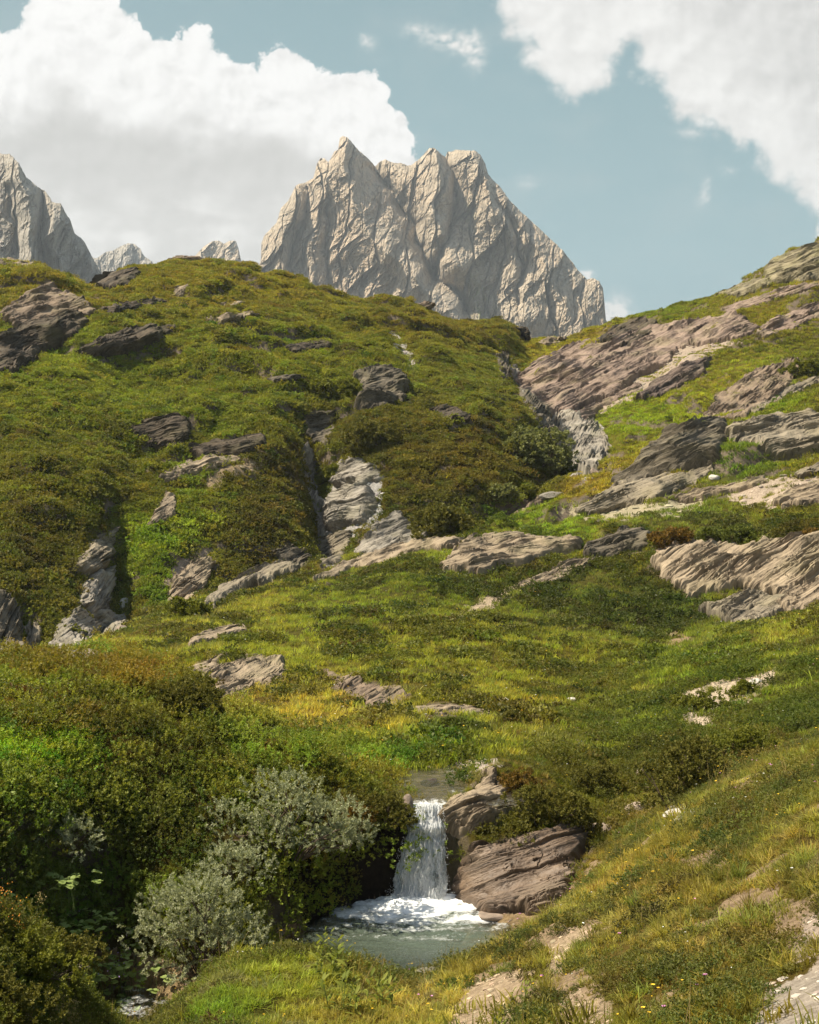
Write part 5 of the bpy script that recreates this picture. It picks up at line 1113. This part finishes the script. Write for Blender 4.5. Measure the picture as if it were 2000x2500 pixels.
S('rhododendron_shrub', 'olive shrub behind the biggest dark one near the right edge', 'rhododendron', 1560, 1600, 33.0, 1.7, .8, GRN, .06, .45, 330, 24, .15, 8, 16, gR)
S('rhododendron_shrub', 'dark domed shrub behind the rust coloured crest of the mound', 'rhododendron', 400, 1512, 32.5, 1.5, .85, RHO, .06, .45, 380, 24, .14, 9, 17, gR)
S('rhododendron_shrub', 'small round shrub below the white meadow stone', 'rhododendron', 1080, 1527, 36.5, .8, .42, RHO, .055, .45, 150, 22, .1, 5, 18, gR)
S('juniper_shrub', 'flat dark green juniper mat on the turf above the stream', 'juniper', 965, 1545, 34.5, 2.3, .45, JUN, .055, .3, 480, 24, .12, 12, 19, None, 1.0)
S('green_shrub', 'bright green bush on the slope above the green band', 'shrub', 1480, 1500, 37.0, 1.9, .7, GRN, .07, .45, 280, 22, .16, 8, 20, gR)
S('green_shrub', 'green bush in the sandy scar on the right', 'shrub', 1560, 1470, 39.0, 1.3, .5, GRN, .07, .45, 190, 22, .16, 6, 21, gR)
S('rhododendron_shrub', 'low brown shrub beside the humped grey rock', 'rhododendron', 1415, 1145, 80.5, 2.8, .9, RHOR, .16, .5, 240, 20, .3, 8, 22, gR)
S('juniper_shrub', 'long dark juniper mat above the largest right-hand slab', 'juniper', 1540, 1148, 80.0, 4.6, 1.0, JUN, .16, .4, 420, 20, .3, 12, 23, None)
S('rhododendron_shrub', 'rust brown shrub at the right edge on the largest slab', 'rhododendron', 1712, 1148, 78.0, 1.4, .8, RHOR, .14, .5, 140, 20, .25, 5, 24, gR)
S('alder_bush', 'bluish green bush on the slope above the gorge boulder', 'alder bush', 1130, 985, 121, 6.0, 4.2, ALD, .26, .6, 480, 22, .6, 11, 25, gH)
S('alder_bush', 'dark green bush at the water in the gorge left of the pale boulder', 'alder bush', 1170, 1002, 119.5, 3.0, 2.0, GRN, .24, .6, 200, 20, .5, 7, 26, gH)
S('alder_bush', 'light green bush on the lip of the brown bank in the gorge', 'alder bush', 1052, 1055, 107, 2.2, 1.8, ALD, .22, .6, 190, 20, .45, 6, 27, gH)
S('alder_bush', 'smaller green bush right of the light one over the brown bank', 'alder bush', 1098, 1052, 109, 1.8, 1.2, GRN, .2, .6, 140, 20, .4, 5, 28, gH)
S('alder_bush', 'dark bush at the foot of the brown heath knoll', 'alder bush', 950, 1130, 96.5, 4.6, 2.4, RHO, .2, .5, 460, 20, .4, 10, 29, gH)
S('alder_bush', 'green bush growing in the side ravine above the pale boulder', 'alder bush', 705, 1010, 104, 1.8, 1.4, GRN, .2, .6, 140, 20, .4, 5, 30, gH)
S('alder_bush', 'dark bush beside the slanting grey rib at the ravine foot', 'alder bush', 400, 1305, 77.5, 2.0, 1.3, GRN, .15, .55, 190, 20, .3, 6, 31, gH)
S('alder_bush', 'green tangle on the pale ledges at the left cleft', 'alder bush', 150, 1345, 68, 1.4, .9, GRN, .13, .55, 160, 20, .26, 5, 32, gH)
S('rhododendron_shrub', 'dark shrub knoll in the heath above the side ravine', 'rhododendron', 775, 945, 116, 5.0, 2.4, RHO, .24, .5, 420, 20, .45, 9, 33, gH)
S('green_shrub', 'dark leafy bush at the very right in the upper grass', 'shrub', 1700, 790, 138, 5.0, 1.8, GRN, .28, .5, 260, 20, .5, 8, 34, gH)
S('green_shrub', 'green bush hanging over the pale capped cliff', 'shrub', 705, 845, 122, 4.5, 2.4, GRN, .26, .5, 360, 20, .5, 9, 35, gH)

# ---- leafy herbs
def leaf_strip(base, dirv, upv, L, W, r, fold=.25, bendd=.5, seg=6, shape='lance'):
    """one bent, folded leaf: midrib curve with two edges"""
    d = dirv/np.linalg.norm(dirv); s = np.cross(d, upv); s /= np.linalg.norm(s)+1e-9
    V = []
    for k in range(seg+1):
        t = k/seg; c = base+d*L*t-np.array([0, 0, 1])*bendd*L*t*t*.5
        wv = W*(math.sin(math.pi*min(t*.9+.06, 1))**.8 if shape == 'lance' else (math.sin(math.pi*min(t*.92+.05, 1))**.45))*.5
        n = np.cross(s, d)
        V += [c+s*wv+n*fold*wv, c, c-s*wv+n*fold*wv]
    f = []
    for k in range(seg):
        a = k*3; f += [[a, a+1, a+4, a+3], [a+1, a+2, a+5, a+4]]
    return np.array(V), np.array(f)
def herb(name, label, cat, px, py, D, nst, hgt, L, W, mat, seed, spread=.12, per=9, group=None, shape='lance', rosette=False, flowers=None):
    r = np.random.default_rng(seed); h_ = hit(px, py)[0]; D = h_ if abs(h_/D-1) < .4 else D
    D -= .65 if rosette else 0
    base = np.array([(px-CX)/F*D, D, (HY-py)/F*D]); root = empty(name, base); tag(root, label, cat, group)
    Vl, Fl_, sh, segs, heads = [], [], [], [], []; off = 0
    for s_ in range(nst):
        b = np.array([r.normal()*spread, r.normal()*spread*.7, 0]); b[2] = np.clip(ground_z(base[0]+b[0], base[1]+b[1])-base[2], -.8, .8)-.04; lean = r.normal(size=3)*.12*hgt; lean[2] = 0; H = hgt*r.uniform(.6, 1.1); topp = b+lean+np.array([0, 0, H+.05])
        segs.append((b, topp)); heads.append(topp)
        for k in range(per):
            t = (k+.5)/per if not rosette else .9+.1*r.random(); a = k*2.4+r.random(); e = 1.1*t+.15 if not rosette else r.uniform(-.1, .5)
            dv = np.array([math.cos(a), math.sin(a), e]); p = b+(topp-b)*t
            l = L*r.uniform(.7, 1.1)*(1-.35*t if not rosette else 1)
            v, f = leaf_strip(p, dv, np.array([0, 0, 1.0])+r.normal(size=3)*.15, l, W*l/L, r, shape=shape)
            Vl.append(v); Fl_.append(f+off); off += len(v); sh.append(np.full(len(v), r.random()))
    obj('leaves', mesh_np('leaves', np.concatenate(Vl), np.concatenate(Fl_), mat, True, {'shade': np.concatenate(sh)}), root)
    for sg in segs:
        Vt, ft = tubes(np.array([sg]), .005); obj('stem', mesh_np('stem', Vt, ft, STEM, True), root)
    if flowers:
        V, f, sh2 = [], [], []
        hd = np.array(heads); n = flowers[1]; P = (hd[r.integers(0, len(hd), n)]+r.normal(size=(n, 3))*flowers[2])
        dd = r.normal(size=(n, 3)); dd[:, 2] = np.abs(dd[:, 2])+.2
        v, f, s3 = leafset(P, dd, flowers[3], .8, r); tag(obj('flower_head', mesh_np('flower_head', v, f, flowers[0], False, {'shade': s3}), root), kind='stuff')
    return root
ms = M('green_stem'); STEM = ms.done(ms.bsdf((.10, .14, .04), .7, .2))
VER = plain_leaf('broad_leaves', (.12, .15, .02), (.24, .25, .045), .35, .12)
BUT = plain_leaf('butterbur_leaves', (.20, .27, .07), (.32, .38, .13), .35, .12)
def flat(name, c, e=.6):
    m = M(name); return m.done(m.bsdf(c, e, .3))
YEL = flat('yellow_petals', (.80, .52, .03)); PNK = flat('pink_petals', (.62, .30, .48)); WHT = flat('white_petals', (.78, .78, .72)); UMB = flat('dry_umbels', (.36, .27, .09)); VIO = flat('violet_petals', (.42, .30, .55)); ORA = flat('orange_petals', (.75, .28, .03))
gV = 'tall broad leaved plants in the near grass'
herb('leafy_plant', 'tall leafy plant standing in front of the pool at the bottom', 'leafy plant', 700, 2070, 16.6, 9, .62, .24, .065, VER, 41, .17, 11, gV)
herb('leafy_plant', 'leafy plant at the bottom edge left of the middle one', 'leafy plant', 715, 2130, 15.3, 7, .42, .22, .06, VER, 42, .15, 9, gV)
herb('leafy_plant', 'fan of pointed leaves right of the tall leafy plant', 'leafy plant', 790, 2125, 15.3, 7, .42, .24, .065, VER, 43, .16, 9, gV)
herb('leafy_plant', 'thin young leafy plant behind the tall one by the water', 'leafy plant', 682, 2020, 17.3, 3, .38, .16, .04, VER, 44, .06, 9, gV)
herb('leafy_plant', 'bushy plant near the bottom right of the middle', 'leafy plant', 1110, 2120, 13.6, 6, .28, .12, .035, VER, 45, .14, 9, gV)
herb('butterbur_plant', 'round leaved plants climbing the dark left bank, upper patch', 'butterbur', 110, 1800, 20.3, 34, .45, .11, .12, BUT, 51, .40, 3, 'round leaved plants on the dark left bank', 'round', True)
herb('butterbur_plant', 'round leaved plants halfway down the dark left bank', 'butterbur', 165, 1885, 20.0, 40, .48, .11, .12, BUT, 52, .42, 3, 'round leaved plants on the dark left bank', 'round', True)
herb('butterbur_plant', 'round leaved plants with violet flowers beside the largest willow', 'butterbur', 235, 1985, 19.6, 46, .5, .12, .13, BUT, 53, .42, 3, 'round leaved plants on the dark left bank', 'round', True, (VIO, 60, .08, .03))
herb('butterbur_plant', 'big leaves low over the outflow below the violet flowers', 'butterbur', 275, 2060, 19.4, 24, .42, .13, .15, BUT, 54, .34, 3, 'round leaved plants on the dark left bank', 'round', True)
herb('umbel_plant', 'tall plant with yellowish brown flower clusters in the bottom left corner', 'umbel plant', 115, 2150, 13.4, 14, .48, .10, .025, GRN, 55, .17, 7, None, 'lance', False, (UMB, 900, .035, .018))
herb('flowering_plant', 'orange flowered leafy plant at the left edge', 'flowering plant', 22, 1960, 13.3, 12, .3, .09, .022, GRN, 56, .18, 9, None, 'lance', False, (ORA, 130, .05, .02))
print('plants', time.time()-T0)

# ================================================================== STONES
STONE = {k: None for k in ()}
def stone_mat(name, a, b):
    m = M(name); p = m.n('ShaderNodeTexCoord').outputs['Object']; n = m.noise(6, 6, .65, p); n2 = m.noise(30, 4, .6, p)
    return m.done(m.bsdf(m.mix(m.ramp(n, [(.35, 0), (.65, 1)]), a, b), .9, .15, m.bump(m.math('ADD', n, m.math('MULTIPLY', n2, .4)), .6, .04)))
ST = {'white': stone_mat('white_stone', (.36, .33, .28), (.52, .48, .42)), 'pink': stone_mat('pink_stone', (.20, .155, .12), (.31, .245, .19)), 'dark': stone_mat('dark_wet_stone', (.035, .028, .022), (.10, .08, .06)), 'grey': stone_mat('grey_stone', (.12, .11, .09), (.23, .205, .165))}
def ico(n=2):
    import bmesh
    bm = bmesh.new(); bmesh.ops.create_icosphere(bm, subdivisions=n, radius=1); V = np.array([v.co[:] for v in bm.verts]); f = np.array([[v.index for v in q.verts] for q in bm.faces]); bm.free(); return V, f
IV, IF = ico(4); IV2, IF2 = ico(1)
def rockshape(V, r, ax):
    o = r.uniform(0, 50); P = V.copy()
    for _ in range(9):                       # chip flat facets off the blob
        n = r.normal(size=3); n /= np.linalg.norm(n); d = r.uniform(.62, .9); k = np.maximum(P@n-d, 0); P -= k[:, None]*n*.9
    P = P*(1+.10*fbm(P[:, 0]*1.7+o, P[:, 1]*1.7, P[:, 2]*1.7, 4))[:, None]
    return P*np.array(ax)
STONES = [
 ('dark wet stone standing in the shallow stream above the fall', 908, 1655, None, .26, .16, 'dark'),
 ('dark brown stone on the left edge of the stream lip', 815, 1642, None, .24, .13, 'dark'),
 ('upright brown stone at the left corner of the waterfall lip', 858, 1700, 25.55, .13, .28, 'pink'),
 ('white stone in the meadow above the juniper mat', 1064, 1482, None, .30, .22, 'white'),
 ('smaller white stone right of the meadow one', 1203, 1476, None, .22, .12, 'white'),
 ('flat pink stone right below the white meadow stone', 1092, 1506, None, .26, .11, 'pink'),
 ('pale stone peeping out of the meadow higher up', 976, 1427, None, .20, .08, 'white'),
 ('small dark stone on top of the brown ribbed outcrop', 548, 1377, 52, .26, .2, 'grey'),
 ('squarish white stone by the left cleft', 263, 1276, None, .55, .6, 'white'),
 ('small pale stone in the grass right of the left cleft', 310, 1283, None, .35, .3, 'white'),
 ('tan stone in the grass under the left cleft', 258, 1328, None, .42, .28, 'pink'),
 ('long low tan slab at the rim of the rust mound', 165, 1388, None, .85, .2, 'pink'),
 ('pink grey rock in the hollow behind the near slope', 1345, 1712, None, .34, .24, 'pink'),
 ('white stone beside the pink grey rock in the hollow', 1425, 1718, None, .24, .1, 'white'),
 ('flat stone at the left of the scree hollow', 1255, 1748, None, .4, .14, 'pink'),
 ('pale stone at the foot of the big sandy scar', 1462, 1498, None, .28, .14, 'white'),
 ('top white stone of the sandy scar', 1592, 1438, None, .25, .14, 'white'),
 ('grey stone in the middle of the sandy scar', 1545, 1462, None, .24, .14, 'grey'),
 ('pointed stone sticking from the green band on the right', 1350, 1632, None, .2, .14, 'pink'),
 ('stone by the small path in the middle of the meadow', 1380, 1400, None, .3, .1, 'white'),
 ('pale stone in turf at far right above the pink slab', 1505, 1008, None, .45, .35, 'white'),
 ('low wet stone on the right shore of the pool', 1040, 1935, None, .4, .1, 'pink'),
 ('half sunk stone at the near shore of the pool', 905, 2058, None, .35, .08, 'grey'),
 ('stone ledge jutting from the dark bank at the lower left', 140, 2058, 16.5, .32, .14, 'pink'),
 ('pinkish rock at the mouth of the gorge stream', 1258, 995, None, .7, .5, 'pink'),
 ('dark slab lying on the grassy rib at the gorge mouth', 1165, 1043, None, 1.3, .4, 'grey'),
 ('grey stone in the shallow stream beside the rock shelf', 985, 1640, None, .16, .08, 'grey'),
 ('little stone at the tail of the stone strip in the meadow', 1122, 1362, None, .22, .07, 'pink'),
]
for i, (lb, px, py, D, sx0, sz0, kind) in enumerate(STONES):
    r = np.random.default_rng(200+i)
    if D is None: D = hit(px, py)[0]
    P = rockshape(IV, r, (sx0, sx0*r.uniform(.6, .9), sz0)); me = mesh_np('stone', P, IF, ST[kind], False)
    o = obj('stone', me); o.location = ((px-CX)/F*D, D+sx0*.3, (HY-py)/F*D+.02); o.rotation_euler = (r.uniform(-.15, .15), r.uniform(-.2, .2), r.uniform(-.5, .5))
    tag(o, lb, 'stone', 'loose stones in the turf and the stream')
# pebbles and flakes on bare ground
mp = M('pebbles'); tn = mp.attr('tint', 'INSTANCER').outputs['Vector']; PEB = mp.done(mp.bsdf(tn, .9, .15))
C_PEB = coll('src_peb', [mesh_np('pebble', rockshape(IV2, r0, (1, .75, .4)), IF2, PEB, False) for _ in range(6)])
dpos = sstep(-4, 4, c_dirt)
def peb_tint(t, P, r):
    d = samp(dirtc, SX(P[:, 0], P[:, 1]), SY(P[:, 2], P[:, 1])); return d*r.uniform(.55, 1.2, (len(P), 1))
scatter('scree', ('loose flat stones and gravel on the bare ground', 'gravel'), C_PEB, 6, dpos*dry_land*np.where(cy < 60, 40, 4.5)*(cy < 230), (.015, .07), .3, 1, .08, peb_tint, 61, .01, 30000)
scatter('coarse_scree', ('coarse broken rock on the bare ground of the hillsides', 'rubble'), C_PEB, 6, sstep(-6, 4, c_dirt)*dry_land*(cy > 60)*1.6*(cy < 230), (.12, .42), .3, 1, .08, peb_tint, 62, .01, 20000)
scatter('stream_gravel', ('wet pebbles on the stream bed and shores', 'gravel'), C_PEB, 6, (1-dry_land)*(cy < 31)*(c_rock < -2)*22, (.02, .075), .3, 1, .1, lambda t, P, r: np.array((.20, .155, .11))*r.uniform(.4, 1.5, (len(P), 1)), 63, .01, 12000)
scatter('scree_tufts', ('sparse tufts growing in bare ground and rock ledges', 'grass'), C_TUFTM, 5, (sstep(-6, 4, c_dirt)*dry_land)*(cy < 230)*sstep(-.02, .2, zone_n)*5, (.6, 1.3), .5, 1.2, .16, None, 64, 0, 20000)
# ---- wild flowers
def flower(nm, mat, r, hh=.24, s=.016, n=8):
    P = np.zeros((n, 3)); P[:, 2] = hh; a = np.arange(n)*2*np.pi/n; d = np.stack([np.cos(a), np.sin(a), np.full(n, .35)], -1)
    V, f, sh = leafset(P, d, s, .7, r); Vt, ft = tubes(np.array([[(0, 0, -.05), (0, 0, hh)]]), .0016)
    me = mesh_np(nm, np.concatenate([V, Vt]), np.concatenate([f, ft+len(V)]), mat, False); me.materials.append(STEM)
    for q in me.polygons:
        if q.index >= len(f): q.material_index = 1
    return me
fl_n = fbm(XX/1.4, YY/1.4, 15.5, 4)[:-1, :-1]
for nm, lb, mt, dn, sd, z0, ss in (('yellow_flowers', 'small yellow flowers sprinkled over the near grass', YEL, 5.5, 71, 1, (.8, 1.5)), ('pink_flowers', 'pink clover heads in the near grass', PNK, 1.6, 72, 2, (.8, 1.4)), ('white_flowers', 'tiny white daisies in the near grass', WHT, 1.8, 73, 3, (.7, 1.3))):
    scatter(nm, (lb, 'flowers'), coll('src_'+nm, [flower(nm, mt, r0)]), 1, (slope_r+hump*.5+bank_r*.5)*free*sstep(.0, .3, np.roll(fl_n, 131*z0, 1))*dn, ss, .7, 1, .1, None, sd, .0, 3000)
scatter('meadow_flowers', ('yellow and white flower heads dotted in the middle meadow', 'flowers'), coll('src_mf', [flower('mf', YEL, r0, .3, .035), flower('mg', WHT, r0, .28, .03)]), 2, (meadow*free*.35+right_hill*free*(cy < 116)*.5), (.8, 1.3), .7, 1, .1, None, 74, 0, 3000)
scatter('seed_stalks', ('tall dry grass stalks at the water edge', 'grass'), coll('src_stalk', [tuft('stalk', r0, 5, .62, .5, .006, BLADE, .3, .25) for _ in range(3)]), 3, (slope_r+hump)*free*1.3, (.6, 1.0), .8, 1.0, .1, lambda t, P, r: np.zeros((len(P), 3))+np.array((.30, .22, .10)), 75, 0, 2500)
print('all', total_pts, time.time()-T0)

# ================================================================== HAZE
hz = M('haze_air'); pv = hz.n('ShaderNodeVolumePrincipled'); pv.inputs['Color'].default_value = (.80, .90, 1.0, 1); pv.inputs['Density'].default_value = 0.00012; pv.inputs['Anisotropy'].default_value = 0.2
hz.l(pv.outputs[0], hz.out.inputs['Volume'])
x0, x1, y0, y1, z0, z1 = -4200, 4200, -60, 3500, -11, 720
Vb = np.array([[x, y, z] for z in (z0, z1) for y in (y0, y1) for x in (x0, x1)], float)
fb = np.array([[0, 2, 3, 1], [4, 5, 7, 6], [0, 1, 5, 4], [2, 6, 7, 3], [0, 4, 6, 2], [1, 3, 7, 5]])
tag(obj('haze', mesh_np('haze', Vb, fb, hz.m, False)), kind='stuff')
